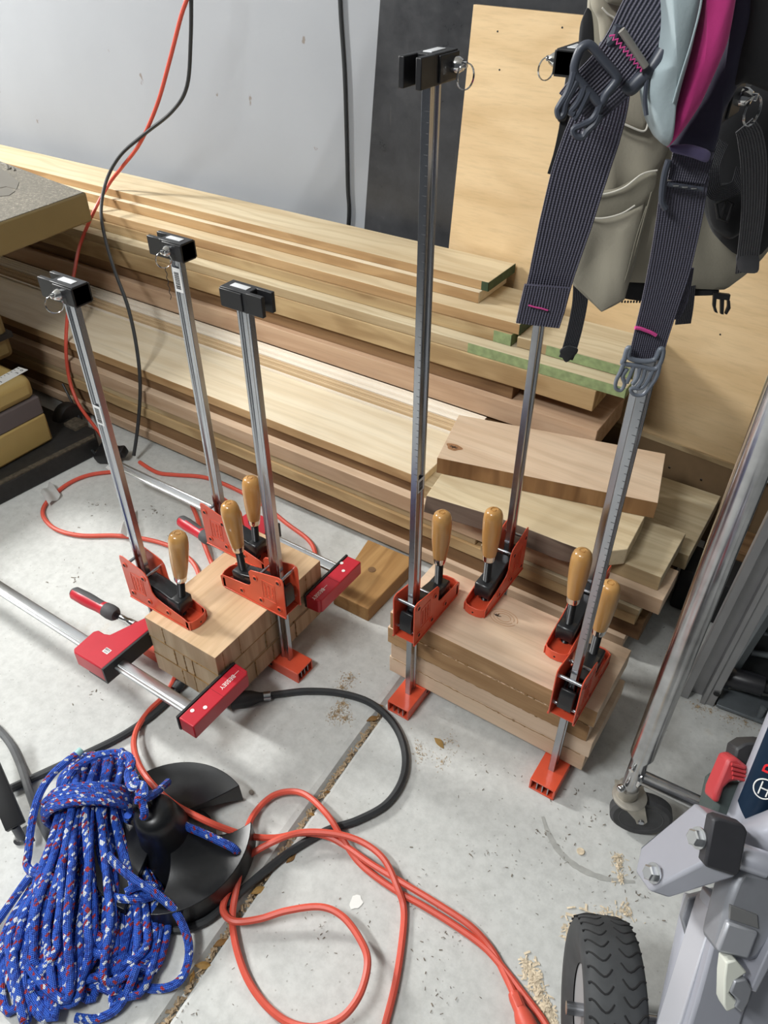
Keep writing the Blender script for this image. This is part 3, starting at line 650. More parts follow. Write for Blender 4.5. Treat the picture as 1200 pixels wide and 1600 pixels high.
# ---------------------------------------------------------------- red parallel clamps lying on their sides
def k_clamp(yb, s, bar_left, label, handle_px, hy):
    e = empty('parallel_clamp', (-0.842, yb, 0), label, 'clamp', 'red parallel clamps')
    o = V(e.location)
    def w(x, v, z): return V((x, yb+s*v, z)) - o
    zc = 0.130
    mb = MB(); a = 0.0145; pr = [(-a, -0.0030), (-a*0.72, -0.0046), (-a*0.62, -0.0030), (-a*0.40, -0.0030), (-a*0.30, -0.0052), (a*0.72, -0.0052), (a, -0.0030)]
    pr = pr + [(x_, -z_) for x_, z_ in pr[::-1]]
    mb.prism([w(bar_left, v, zc+zz) for v, zz in pr], (-0.815-bar_left, 0, 0)); mb.build('bar', MT['bright'], e, bevel=0.0006)
    # fixed jaw
    z0, z1 = 0.1115, 0.1500
    mb = MB(); mb.span(w(-0.836, -0.036, z0), w(-0.797, 0.120, z1))
    mb.prism([w(-0.836, 0.118, z0), w(-0.799, 0.118, z0), w(-0.803, 0.126, z0), w(-0.836, 0.128, z0)], (0, 0, z1-z0-0.0005))
    fj = mb.build('fixed_jaw', MT['red'], e, bevel=0.0022)
    mb = MB(); mb.span(w(-0.8425, -0.0375, z0-0.001), w(-0.8362, 0.127, z1+0.0015)); mb.build('jaw_pad', MT['black'], fj, bevel=0.0012)
    for (px, py) in (((300.5, 1110.5), (320.5, 1105.5)) if s > 0 else ((534, 880), (536.5, 892))):
        mb = MB(); p = P(px, py, z1) - o; mb.lathe([(0, 0.0008), (0.0042, 0.0008), (0.0042, -0.002)], p, (0,0,1), 16); mb.build('rivet', MT['white'], fj)
    mb = MB(); tm = M.Translation(w(-0.8165, 0.088 if s > 0 else 0.100, z1+0.0003)) @ M.Rotation(R(-90), 4, 'Z')
    mb.text('\u2014BESSEY', 0.0135, tm, 0.0003); mb.build('lettering', MT['white'], fj)
    ln = MB(); ln.span(w(-0.836, 0.0495, z1-0.0002), w(-0.797, 0.0502, z1+0.00035)); ln.build('groove', plain('red_groove', srgb(120,14,24), 0.5) if 'red_groove' not in bpy.data.materials else bpy.data.materials['red_groove'], fj)
    # sliding jaw
    mb = MB(); xs = -1.0555
    out = [(xs, -0.040), (-1.142, -0.040), (-1.150, -0.034), (-1.152, 0.018), (-1.148, 0.030), (-1.128, 0.034), (-1.110, 0.044), (-1.092, 0.112), (-1.088, 0.120), (xs, 0.120)]
    out = [(xs, -0.038), (-1.140, -0.040), (-1.149, -0.034), (-1.153, 0.022), (-1.147, 0.031), (-1.128, 0.031), (-1.116, 0.036), (-1.090, 0.116), (-1.082, 0.120), (xs, 0.120)]
    mb.prism([w(x_, v_, 0.1085) for x_, v_ in out], (0, 0, 0.0415)); sj = mb.build('sliding_jaw', MT['red'], e, bevel=0.003)
    mb = MB(); mb.span(w(-1.0558, -0.039, 0.1075), w(-1.0495, 0.121, 0.1515)); mb.build('jaw_pad', MT['black'], sj, bevel=0.0012)
    mb = MB(); mb.span(w(-1.056, -0.036, 0.098), w(-1.115, 0.012, 0.110)); mb.build('guide_foot', MT['black'], sj, bevel=0.001)
    if s > 0:
        mb = MB(); lp = P(167, 1017, 0.1503) - o; rot = M.Rotation(R(0), 3, 'Z')
        mb.box(lp, (0.016, 0.013, 0.0006)); lb = mb.build('paper_label', MT['label'], sj)
        mb = MB()
        for dx in (-0.0065, -0.0045, -0.003, -0.001, 0.0005, 0.003, 0.005): mb.box(lp + V((dx, 0.0028, 0.0004)), (0.0009, 0.005, 0.0003))
        mb.box(lp + V((0, -0.0022, 0.0004)), (0.011, 0.0010, 0.0003)); mb.box(lp + V((0, -0.0042, 0.0004)), (0.009, 0.0008, 0.0003)); mb.build('label_print', MT['ink'], lb)
    # spindle and two-colour grip
    a = w(-1.110, hy, 0.129); (hx, hyy) = handle_px
    b = P(hx, hyy, 0.124) - o; ax = (b-a).normalized()
    mb = MB(); mb.lathe([(0, 0), (0.0095, 0), (0.0095, 0.020), (0.0080, 0.022), (0.0080, 0.045), (0, 0.045)], a, ax, 18); mb.build('ferrule', MT['chrome'], e)
    mb = MB(); pr = [(0, 0.04)]; z = 0.04
    while z < 0.064: pr += [(0.0072, z), (0.0058, z+0.0015), (0.0072, z+0.003)]; z += 0.003
    mb.lathe(pr+[(0, z)], a, ax, 16); mb.build('screw', MT['thread'], e)
    Lh = (b-a).length
    pf = [(0, 0.060), (0.0125, 0.060), (0.0165, 0.066), (0.0178, 0.080), (0.0165, 0.094), (0.0150, 0.104), (0.0150, 0.120), (0.0165, 0.145), (0.0168, 0.160), (0.0155, Lh-0.008), (0.0110, Lh-0.001), (0, Lh)]
    mb = MB(); mb.lathe(pf, a, ax, 26); hb = mb.build('handle', [MT['grip'], MT['red']], e)
    up = V((0, 0, 1)); sd = ax.cross(up)
    for f in hb.data.polygons:
        c_ = f.center - a; tt = c_.dot(ax); rad = c_ - ax*tt
        k = rad.normalized().dot((-up*0.10 - V((0, 1, 0))*0.9).normalized()) if rad.length > 1e-6 else 0
        f.material_index = 1 if (0.088 < tt < Lh-0.010 and (k > 0.10+0.5*max(0, (tt-Lh+0.035)/0.035) or tt < 0.108)) else 0
    return e
k_clamp(0.570, 1, -2.2, 'red parallel clamp across the front of the left block, bar running out left', (114, 925), 0.096)
k_clamp(1.060, -1, -1.62, 'red parallel clamp across the back of the left block, bar running towards the lumber', (281, 812), 0.096)
# ---------------------------------------------------------------- cords
def cord(name, pts, r, mat, label, cat='cord', n=8, res=7, parent=None):
    c = V(pts[len(pts)//2]); c.z = min(V(p).z for p in pts)
    mb = MB(); mb.tube(smooth_path(pts, res), r, n); o = mb.build(name, mat, parent, loc=c if parent is None else None)
    return tag(o, label, cat) if parent is None else o
def hanging():
    a = [(302,-70,1.745),(298,-20,1.745),(283,25,1.745),(265,95,1.742),(245,165,1.74),(218,225,1.738),(190,262,1.735),(170,288,1.727),(147,330,1.655),(126,380,1.60),(117,420,1.50),(107,480,1.38),(103,540,1.302),(108,590,1.284),(122,630,1.262),(148,667,1.235)]
    pts = [PY(*p) for p in a] + [P(166, 692, 0.03)]
    cord('extension_cord', pts, 0.0058, MT['cord'], 'orange cord hanging from above down over the lumber at the left')
    b = [(301,-70,1.75),(299,-20,1.75),(298,60,1.75),(292,135,1.745),(268,175,1.74),(225,210,1.735),(188,243,1.725),(166,283,1.69),(158,330,1.62),(165,375,1.55),(180,425,1.46),(200,480,1.38),(213,540,1.325),(219,600,1.286),(216,660,1.265)]
    cord('hanging_cable', [PY(*p) for p in b] + [P(209, 712, 0.022)], 0.0055, MT['blackcord'], 'black cable twisted round the hanging orange cord')
    w = [(529,-60),(532,20),(538,110),(541,200),(543,290),(544,350)]
    cord('hanging_cable', [PY(px, py, WALL-0.0065) for px, py in w] + [V((-1.51, WALL-0.0065, 0.3)), V((-1.52, WALL-0.007, 0.02))], 0.0055, MT['blackcord'], 'straight black cable hanging down the white wall')
hanging()
def outlet_block():
    c = P(172, 722, 0.0); e = empty('power_tap', c, 'black multi-outlet plug block on the floor at the foot of the lumber', 'plug')
    mb = MB(); rot = Euler((R(12), R(-14), R(20))).to_matrix()
    mb.box((0, 0, 0.030), (0.075, 0.050, 0.034), rot, 0.007); mb.build('body', MT['black'], e)
    for k, (x, y) in enumerate(((-0.03, 0.02), (0.03, 0.028))):
        mb = MB(); mb.box((x, y, 0.034), (0.032, 0.034, 0.030), rot, 0.006); mb.build('plug_head', MT['black'], e)
    mb = MB(); mb.box((-0.034, -0.014, 0.036), (0.004, 0.010, 0.006), rot, 0.001); mb.build('blade', MT['chrome'], e)
    mb = MB(); mb.prism([(0.018, -0.032, 0.004), (0.055, -0.038, 0.003), (0.060, -0.012, 0.012), (0.028, -0.006, 0.018)], (0, 0, 0.002)); tag(mb.build('tag', MT['label'], e), 'grey paper tag')
    cord('lead', [PY(98, 600, 1.285)-c, PY(118, 640, 1.26)-c, PY(132, 672, 1.22)-c, P(141, 700, 0.025)-c, P(158, 715, 0.03)-c], 0.004, MT['blackcord'], None, parent=e)
outlet_block()
z = 0.0062
def floor_cord(name, px, label, mat='cord', r=0.0062, zs=None, parent=None):
    return cord(name, [P(a, b, (zs.get(i, r) if isinstance(zs, dict) else zs[i] if zs and i < len(zs) else r)+0.0004) for i, (a, b) in enumerate(px)], r, MT[mat], label, parent=parent)
def cloth_tag(px, label, cat='tag'):
    q = [P(*p) for p in px]; c = (q[0]+q[1])/2; c.z = 0
    mb = MB(); rnd = random.Random(2)
    mb.grid(lambda u, v: (q[0].lerp(q[1], u)).lerp(q[3].lerp(q[2], u), v) - c + V((0, 0, 0.014 + 0.010*math.sin(3.2*v+0.5) + 0.006*math.sin(7*u))), 8, 8, 0.0006)
    o = mb.build('paper_tag', MT['label']); o.location = c
    tag(o, label, cat)
    return o
def floor_cords():
    o = floor_cord('extension_cord', [(218,722),(245,738),(275,742),(320,746),(365,763),(410,788),(448,818),(480,842),(492,862),(488,878),(470,900)], 'orange cord on the floor between the back clamps and the lumber')
    o = floor_cord('extension_cord', [(212,737),(180,737),(140,742),(108,755),(80,777),(67,797),(72,814),(92,829),(128,837),(180,837),(225,842),(262,852),(290,868),(308,890),(312,925),(296,985),(285,1030),(274,1058),(258,1086),(232,1112),(213,1142),(210,1172),(226,1210),(266,1252),(318,1281),(360,1298),(392,1307),(430,1309),(470,1302),(508,1306),(540,1322),(580,1350),(625,1377),(680,1410),(735,1447),(768,1484),(790,1525),(806,1560)],
                   'long orange cord looping from the floor by the machine to the bottom right plug', zs={19:0.010,20:0.020,21:0.040,22:0.068,23:0.086,24:0.080,25:0.052,26:0.030,27:0.019,28:0.0185,29:0.0185,30:0.0185,31:0.0185,32:0.0185,33:0.0185,34:0.0150,35:0.0062,37:0.012,38:0.014,39:0.014})
    # moulded connector at its end
    a = P(803, 1556, 0.014); b = P(838, 1640, 0.016); ax = (b-a).normalized(); Lc = (b-a).length
    e = empty('cord_connector', a.xy.to_3d(), 'orange moulded connector at the bottom edge where two cords meet', 'plug')
    a0 = a - V(e.location)
    mb = MB(); mb.lathe([(0, -0.004), (0.0085, -0.004), (0.0105, 0.004), (0.0108, 0.022), (0.0125, 0.026), (0.0150, 0.034), (0.0165, 0.05), (0.0165, Lc), (0, Lc)], a0+V((0,0,0.003)), ax, 12); mb.build('body', MT['cord'], e)
    mb = MB()
    mb.box(a0 + ax*0.010 + V((0,0,0.012)), (0.010, 0.020, 0.004), ax.to_track_quat('Y', 'Z').to_matrix(), 0.001); mb.build('strain_relief', MT['cord'], e)
    c2 = lambda x, y: (340+x*0.43333, 1020+y*0.43333)
    pth = [(1200,1375),(1170,1320),(1100,1228),(1040,1150),(960,1060),(850,980),(740,912),(650,862),(560,800),(500,745),(450,670),(400,590),(330,520),(270,500),(200,515),(140,570),(105,640),(88,740),(72,830),(54,940),(62,1040),(100,1160),(160,1255),(240,1325),(330,1352),(410,1335),(470,1295),(520,1215),(541,1110),(512,1030),(450,950),(370,916),(250,930),(150,960),(60,968),(20,930),(32,875),(72,800),(100,742),(200,682),(300,648),(420,652),(520,682),(600,745),(650,850),(672,930),(664,1050),(640,1200),(605,1340),(590,1400)]
    zz = [0.006]*4 + [0.006,0.006,0.006,0.0062,0.007,0.010,0.024,0.040,0.030,0.016,0.012,0.012,0.024,0.030,0.020,0.010,0.012,0.008,0.008,0.010,0.02,0.034,0.042,0.046,0.046,0.046,0.044,0.040,0.032,0.024,0.022,0.018,0.018,0.018,0.014,0.032,0.034,0.034,0.032,0.030,0.018,0.0062,0.0062,0.0062,0.0062,0.0062]
    floor_cord('extension_cord', [c2(*p) for p in pth], 'orange cord tangled in wide loops on the open concrete in front', zs=zz)
    floor_cord('extension_cord', [(300,790),(309,812),(315,838),(322,858),(330,878),(340,900)], 'short bend of orange cord behind the rear red clamp handle', zs=[0.0062,0.0062,0.02,0.02,0.0062,0.0062])
    # white tags wrapped on the left loop
    cloth_tag([(66,778,0),(80,762,0),(96,778,0),(78,793,0)], 'small white paper tag on the orange loop at the far left')
    cloth_tag([(186,842,0),(208,846,0),(212,800,0),(203,805,0)], 'printed white paper tag on the orange loop near the front left clamp')
    # thick black cable with its couplings
    floor_cord('power_cable', [(-30,1252),(20,1230),(70,1207),(140,1175),(190,1150),(232,1122),(262,1096),(277,1080)], 'thick black cable running from the left edge under the front red clamp', 'blackcord', 0.0078)
    cb = P(281, 1076, 0.0); e = empty('cable_coupling', cb, 'small black cable coupling in shadow under the left block', 'coupling')
    mb = MB(); q = P(300, 1052, 0.012)-cb; mb.lathe([(0, -0.012), (0.011, -0.012), (0.0125, 0), (0.0125, 0.028), (0.010, 0.03), (0, 0.03)], (0, 0, 0.013), q, 16); mb.build('body', MT['blackcord'], e)
    floor_cord('power_cable', [(412,1088),(440,1084),(480,1080),(530,1083),(578,1098),(614,1130),(632,1172),(630,1215),(605,1255),(560,1281),(510,1298),(460,1326),(420,1356),(385,1386),(355,1412),(320,1440),(280,1452),(240,1445)], 'thick black cable curving over the floor joint into the anchor', 'blackcord', 0.0078)
    cb = P(390, 1092, 0.0); e = empty('cable_coupling', cb, 'black rubber coupling beside the front red clamp, on the curving black cable', 'coupling')
    a = P(415, 1088, 0.014)-cb; b = P(350, 1096, 0.016)-cb
    mb = MB(); mb.lathe([(0, 0), (0.0095, 0), (0.0105, 0.012), (0.0165, 0.030), (0.0185, 0.045), (0.0185, 0.075), (0, 0.078)], a, b-a, 20); mb.build('body', MT['blackcord'], e)
    mb = MB(); mb.lathe([(0.0085, 0), (0.0105, 0.001), (0.0105, 0.016), (0.0085, 0.017)], a-(b-a).normalized()*0.012, b-a, 16); tag(mb.build('cable_clamp', MT['steel'], e), 'worn metal cable clamp')
    floor_cord('power_cable', [(-25,1120),(0,1142),(18,1165),(32,1195),(43,1228),(55,1262),(72,1300),(95,1340)], 'grey cable curving down at the left edge beside the blue rope', 'greycord', 0.0080, zs=[0.008,0.008,0.008,0.008,0.020,0.012,0.008,0.008])
floor_cords()

# ---------------------------------------------------------------- blue rope and the anchor
def rope_mat():
    t = NT('blue_braid'); t.b.inputs['Roughness'].default_value = 0.55
    uv = t.n('ShaderNodeUVMap'); uv.uv_map = 'UVMap'
    sp = t.n('ShaderNodeSeparateXYZ'); t.l(uv.outputs[0], sp.inputs[0])
    def ma(op, a, b):
        m = t.n('ShaderNodeMath', operation=op)
        for i, v in ((0, a), (1, b)):
            if hasattr(v, 'links'): t.l(v, m.inputs[i])
            else: m.inputs[i].default_value = v
        return m.outputs[0]
    U = ma('MULTIPLY', sp.outputs[0], 190.0); Vv = ma('MULTIPLY', sp.outputs[1], 8.0)
    sk = ma('ADD', U, Vv); sk2 = ma('SUBTRACT', U, Vv)
    fu = ma('FLOOR', ma('MULTIPLY', sk, 0.5), 0); fv = ma('FLOOR', ma('MULTIPLY', sk2, 0.95), 0)
    cv = t.n('ShaderNodeCombineXYZ'); t.l(fu, cv.inputs[0]); t.l(fv, cv.inputs[1])
    wn = t.n('ShaderNodeTexWhiteNoise', noise_dimensions='2D'); t.l(cv.outputs[0], wn.inputs['Vector'])
    col = t.ramp(wn.outputs['Value'], [(0.0, srgb(160,40,52)), (0.08, srgb(28,62,156)), (0.30, srgb(42,90,196)), (0.905, srgb(218,224,234))], 'CONSTANT')
    a = ma('SINE', ma('MULTIPLY', sk, 6.2832), 0); b = ma('SINE', ma('MULTIPLY', sk2, 6.2832), 0)
    t.l(col, t.b.inputs['Base Color'])
    t.bump(ma('MULTIPLY', a, b), 0.9, 0.0012)
    return t.m
def rope():
    m = rope_mat(); RR = 0.0072; rnd = random.Random(21)
    A = P(158, 1212, 0.0); B = P(128, 1545, 0.0); ax = (B-A); L = ax.length; ax = ax/L; sd = V((-ax.y, ax.x, 0))*-1
    if sd.dot(RT) < 0: sd = -sd
    e = empty('rope', (A+B)/2, 'hank of blue rope with red and white flecks on the floor', 'rope'); o = V(e.location)
    def wfun(t): # half width along the hank
        ks = [(-0.05, 0.060), (0.10, 0.072), (0.27, 0.056), (0.45, 0.078), (0.70, 0.118), (0.88, 0.128), (1.05, 0.100), (1.2, 0.07)]
        for (a, b), (c, d) in zip(ks, ks[1:]):
            if t <= c: return b + (d-b)*max(0, (t-a)/(c-a))
        return ks[-1][1]
    def hfun(t):
        ks = [(-0.05, 0.050), (0.10, 0.082), (0.27, 0.100), (0.5, 0.088), (0.8, 0.060), (1.05, 0.030), (1.2, 0.02)]
        for (a, b), (c, d) in zip(ks, ks[1:]):
            if t <= c: return b + (d-b)*max(0, (t-a)/(c-a))
        return ks[-1][1]
    def pos(t, s, h): return A + ax*(t*L) + sd*(wfun(t)*s) + V((0, 0, RR + 0.001 + hfun(t)*h)) - o
    NS = 54; st = []
    for k in range(NS):
        s = rnd.uniform(-1, 1); h = rnd.random()**0.55*math.sqrt(max(0.02, 1-s*s*0.92)); st.append((s, h))
    st.sort(key=lambda q: q[0]*0.6 + rnd.uniform(-0.5, 0.5))
    path = []
    for k, (s, h) in enumerate(st):
        t0 = rnd.uniform(-0.06, 0.06); t1 = rnd.uniform(0.86, 1.12); jit = rnd.uniform(-0.14, 0.14)
        ts = [t0, 0.08, 0.20, 0.30, 0.42, 0.56, 0.70, 0.82, t1]
        row = []
        for i, t in enumerate(ts):
            f = max(0, t-0.35)
            row.append(pos(t, s + jit*math.sin(f*3.2) + rnd.uniform(-0.03, 0.03), max(0.0, h + 0.10*math.sin(t*5+k) - 0.1*f)))
        if k % 2: row = row[::-1]
        path += row
    mb = MB(); mb.tube(smooth_path(path, 5), RR, 10); mb.build('coil', m, e)
    # binding turns round the waist
    mb = MB(); pts = []
    for i in range(5*14+1):
        a = 2*math.pi*i/14; tt = 0.225 + 0.020*(i/14); wv = 0.076 + 0.004*math.sin(i*0.7)
        s = math.cos(a); h = math.sin(a)
        p = A + ax*(tt*L + 0.012*math.sin(a+0.8)) + sd*(wv*s) - o; p.z = RR + 0.054 + 0.062*h
        pts.append(p)
    mb.tube(smooth_path(pts, 3), RR, 8); mb.build('binding_turns', m, e)
    # loose lengths
    def loose(name, px, r=RR):
        mb = MB(); mb.tube(smooth_path([P(*p)-o for p in px], 7), r, 8); return mb.build(name, m, e)
    loose('loose_end', [(121,1178,0.100),(104,1190,0.100),(80,1212,0.096),(60,1245,0.085),(49,1290,0.07),(44,1335,0.055),(42,1352,0.05),(52,1364,0.055),(76,1370,0.07),(92,1374,0.06)])
    mb = MB(); a = P(120, 1179, 0.100)-o; b = P(127, 1172, 0.101)-o; mb.lathe([(0, 0), (0.0076, 0), (0.0076, 0.010), (0.0068, 0.012), (0, 0.012)], a, b-a, 14)
    tag(mb.build('whipped_end', plain('melted_end', srgb(150,190,190), 0.4), e), 'pale melted rope end')
    loose('loose_loop', [(168,1335,0.105),(186,1354,0.095),(212,1376,0.085),(246,1398,0.072),(274,1424,0.055),(292,1462,0.035),(295,1496,0.020),(284,1528,0.010),(262,1543,0.009),(228,1544,0.010),(196,1536,0.012)])
    loose('loose_loop', [(178,1402,0.060),(200,1405,0.058),(226,1404,0.052),(243,1396,0.05),(236,1384,0.055),(214,1386,0.06),(196,1395,0.062)])
    loose('loose_loop', [(62,1352,0.05),(40,1378,0.04),(14,1415,0.022),(-20,1462,0.012)])
    loose('loose_loop', [(60,1440,0.05),(28,1462,0.035),(2,1492,0.016),(4,1516,0.012),(30,1530,0.02),(60,1540,0.03)])
    loose('loose_loop', [(118,1590,0.012),(150,1592,0.010),(180,1578,0.012),(198,1552,0.02),(214,1510,0.04)])
    # line tied to the anchor eye
    loose('tied_line', [(100,1228,0.10),(118,1200,0.112),(150,1182,0.118),(180,1176,0.12),(194,1182,0.13),(204,1200,0.150),(212,1222,0.172),(218,1240,0.180),(223,1256,0.180),(226,1270,0.172),(224,1276,0.160)])
    loose('knot', [(188,1196,0.135),(196,1180,0.15),(206,1190,0.165),(200,1212,0.165),(206,1230,0.184),(222,1226,0.186),(226,1242,0.184),(214,1250,0.186),(236,1244,0.17),(258,1226,0.12),(262,1222,0.10)])
    loose('tied_line', [(232,1238,0.14),(246,1255,0.125),(262,1272,0.11),(285,1288,0.096),(315,1301,0.082),(345,1315,0.07),(366,1326,0.062),(374,1338,0.04),(368,1348,0.012)])
rope()
def anchor():
    m = plain('black_vinyl', srgb(20,21,24), 0.33, noise=0.2, nscale=60, bump=0.08, spec=0.4)
    c = V((-0.725, 0.385, 0)); e = empty('mushroom_anchor', c, 'black coated three-fluked anchor beside the blue rope', 'anchor')
    for k, (am, half) in enumerate(((-8, 50), (118, 44), (238, 46))):
        mb = MB(); nr, na = 12, 18
        def pt(u, v, top=True, am=am, half=half):
            r = 0.026 + u*0.120; hh = half*(0.62+0.38*u); a = R(am + (2*v-1)*hh)
            z = 0.040 + 0.060*(1-u)**2.4 + 0.022*u*u
            return V((r*math.cos(a), r*math.sin(a), z))
        tops = [[mb.bm.verts.new(pt(i/nr, j/na)) for j in range(na+1)] for i in range(nr+1)]
        def low(i, j):
            p = pt(i/nr, j/na); u = i/nr
            s = 1.0 + 0.02*u; return V((p.x*s, p.y*s, max(0.002, p.z - 0.016 - 0.042*u**3)))
        bots = [[mb.bm.verts.new(low(i, j)) for j in range(na+1)] for i in range(nr+1)]
        for i in range(nr):
            for j in range(na):
                mb.bm.faces.new([tops[i][j], tops[i+1][j], tops[i+1][j+1], tops[i][j+1]])
                mb.bm.faces.new([bots[i][j], bots[i][j+1], bots[i+1][j+1], bots[i+1][j]])
        for j in range(na):
            mb.bm.faces.new([tops[nr][j], bots[nr][j], bots[nr][j+1], tops[nr][j+1]]); mb.bm.faces.new([tops[0][j], tops[0][j+1], bots[0][j+1], bots[0][j]])
        for i in range(nr):
            mb.bm.faces.new([tops[i][0], bots[i][0], bots[i+1][0], tops[i+1][0]]); mb.bm.faces.new([tops[i][na], tops[i+1][na], bots[i+1][na], bots[i][na]])
        mb.build('fluke', m, e, bevel=0.004)
    mb = MB(); tip = P(236, 1268, 0.15) - c; tip = V((tip.x, tip.y, 0.150)); 
    mb.lathe([(0, 0), (0.078, 0.0), (0.068, 0.018), (0.054, 0.045), (0.045, 0.075), (0.040, 0.110), (0.037, 0.128), (0.030, 0.138), (0.016, 0.143), (0, 0.144)], (0.0, 0.0, 0.012), (tip.x*0.9, tip.y*0.9, 0.140), 32); mb.build('shank', m, e)
    mb = MB(); q = P(222, 1262, 0.150) - c
    mb.tube([q + V((0.014*math.cos(t*math.pi/10)*RT.x, 0.014*math.cos(t*math.pi/10)*RT.y, 0.012*math.sin(t*math.pi/10))) for t in range(20)], 0.0045, 8, closed=True); mb.build('eye', m, e)
anchor()

# ---------------------------------------------------------------- litter on the concrete
def chips(name, centres, n, label, spread, seed, mat, size=(0.004, 0.016), cat='wood shavings'):
    rnd = random.Random(seed); mb = MB(); c = P(*centres[0])
    for _ in range(n):
        px, py = centres[rnd.randrange(len(centres))]; b = P(px, py)
        a = rnd.uniform(0, 6.283); r = spread*abs(rnd.gauss(0, 0.6)); p = b + V((r*math.cos(a), r*math.sin(a), 0)) - c
        l = rnd.uniform(*size); w = l*rnd.uniform(0.12, 0.35); yaw = rnd.uniform(0, 6.283); d = V((math.cos(yaw), math.sin(yaw), 0)); s = V((-d.y, d.x, 0))
        z0 = 0.0004 + 0.004*rnd.random()**3*(1 if r < spread*0.5 else 0.2); k = rnd.uniform(0.0, 0.35)*l
        vs = []
        for i in range(4):
            t = i/3-0.5; zz = z0 + k*(0.25-t*t) + rnd.uniform(0, 0.0006)
            vs.append((mb.bm.verts.new(p + d*t*l + s*w/2 + V((0, 0, zz))), mb.bm.verts.new(p + d*t*l - s*w/2 + V((0, 0, zz + rnd.uniform(0, 0.001))))))
        for (a1, b1), (a2, b2) in zip(vs, vs[1:]): mb.bm.faces.new([a1, b1, b2, a2])
    o = mb.build(name, mat, smooth=False); o.location = c
    return tag(o, label, cat, kind='stuff')
shav = plain('pale_shavings', srgb(214,198,172), 0.8, noise=0.2, nscale=150)
dust = plain('tan_sawdust', srgb(178,154,120), 0.9, noise=0.25, nscale=200)
dirt = plain('dark_grit', srgb(116,106,94), 0.9, noise=0.3, nscale=200)
chips('wood_shavings', [(905,1448),(915,1460),(900,1470),(925,1440),(893,1462)], 330, 'heap of pale shavings on the concrete left of the tyre top', 0.022, 1, shav)
chips('wood_shavings', [(960,1440),(975,1425),(945,1435)], 120, 'thin scatter of shavings above the rubber tyre', 0.020, 2, shav, (0.003, 0.012))
chips('wood_shavings', [(823,1510),(832,1530),(842,1550),(852,1575),(860,1600)], 380, 'strip of pale shavings beside the orange connector', 0.016, 3, shav)
chips('wood_shavings', [(965,1340),(968,1355),(970,1372)], 110, 'small drift of shavings below the castor', 0.013, 4, shav, (0.003, 0.010))
chips('sawdust', [(528,1112),(535,1100),(522,1120),(540,1122),(545,1060),(535,1075)], 900, 'tan sawdust patch left of the floor joint', 0.020, 5, dust, (0.0012, 0.004), 'sawdust')
chips('sawdust', [(660,1180),(690,1190),(650,1170),(700,1160)], 260, 'faint sawdust in front of the right glue-up', 0.028, 6, dust, (0.0012, 0.004), 'sawdust')
chips('sawdust', [(760,1200),(840,1300),(880,1340)], 70, 'loose grit in the middle of the open floor', 0.10, 7, dirt, (0.002, 0.006), 'grit')
chips('sawdust', [(700,1460),(640,1400),(760,1330),(690,1560),(500,1450),(280,1590)], 150, 'grit and crumbs strewn around the orange loops', 0.08, 8, dirt, (0.0018, 0.006), 'grit')
chips('sawdust', [(150,790),(240,800),(120,900),(420,900),(150,1080)], 90, 'dark grit on the floor around the left cord loop', 0.07, 9, dirt, (0.002, 0.008), 'grit')
chips('sawdust', [(930,1280),(900,1240),(1000,1400),(1080,1060),(1060,1000)], 90, 'grit on the floor around the castor', 0.06, 10, dirt, (0.002, 0.007), 'grit')
chips('sawdust', [(1110,1112),(1140,1122),(1165,1130),(1090,1105)], 320, 'brownish dust on the floor in front of the aluminium channel', 0.022, 11, dust, (0.0012, 0.004), 'sawdust')
def scuff():
    pts = smooth_path([P(848,1276), P(856,1300), P(872,1328), P(898,1352), P(930,1368), P(962,1376), P(992,1378)], 6); c = V(pts[len(pts)//2]); c.z = 0
    mb = MB(); n = len(pts)-1; rnd = random.Random(6)
    mb.strap([p - c + V((0, 0, 0.0005)) for p in pts], [0.003 + 0.009*math.sin(math.pi*min(1, (i+2)/(n+3)))**0.7*(0.7+0.5*rnd.random()) for i in range(n+1)], 0.0003, (0, 0, 1))
    o = mb.build('scuff_mark', plain('damp_concrete', srgb(166,166,162), 0.8, noise=0.12, nscale=60)); o.location = c
    tag(o, 'dark curved scuff on the concrete between the front right clamp and the castor', 'scuff mark')
scuff()
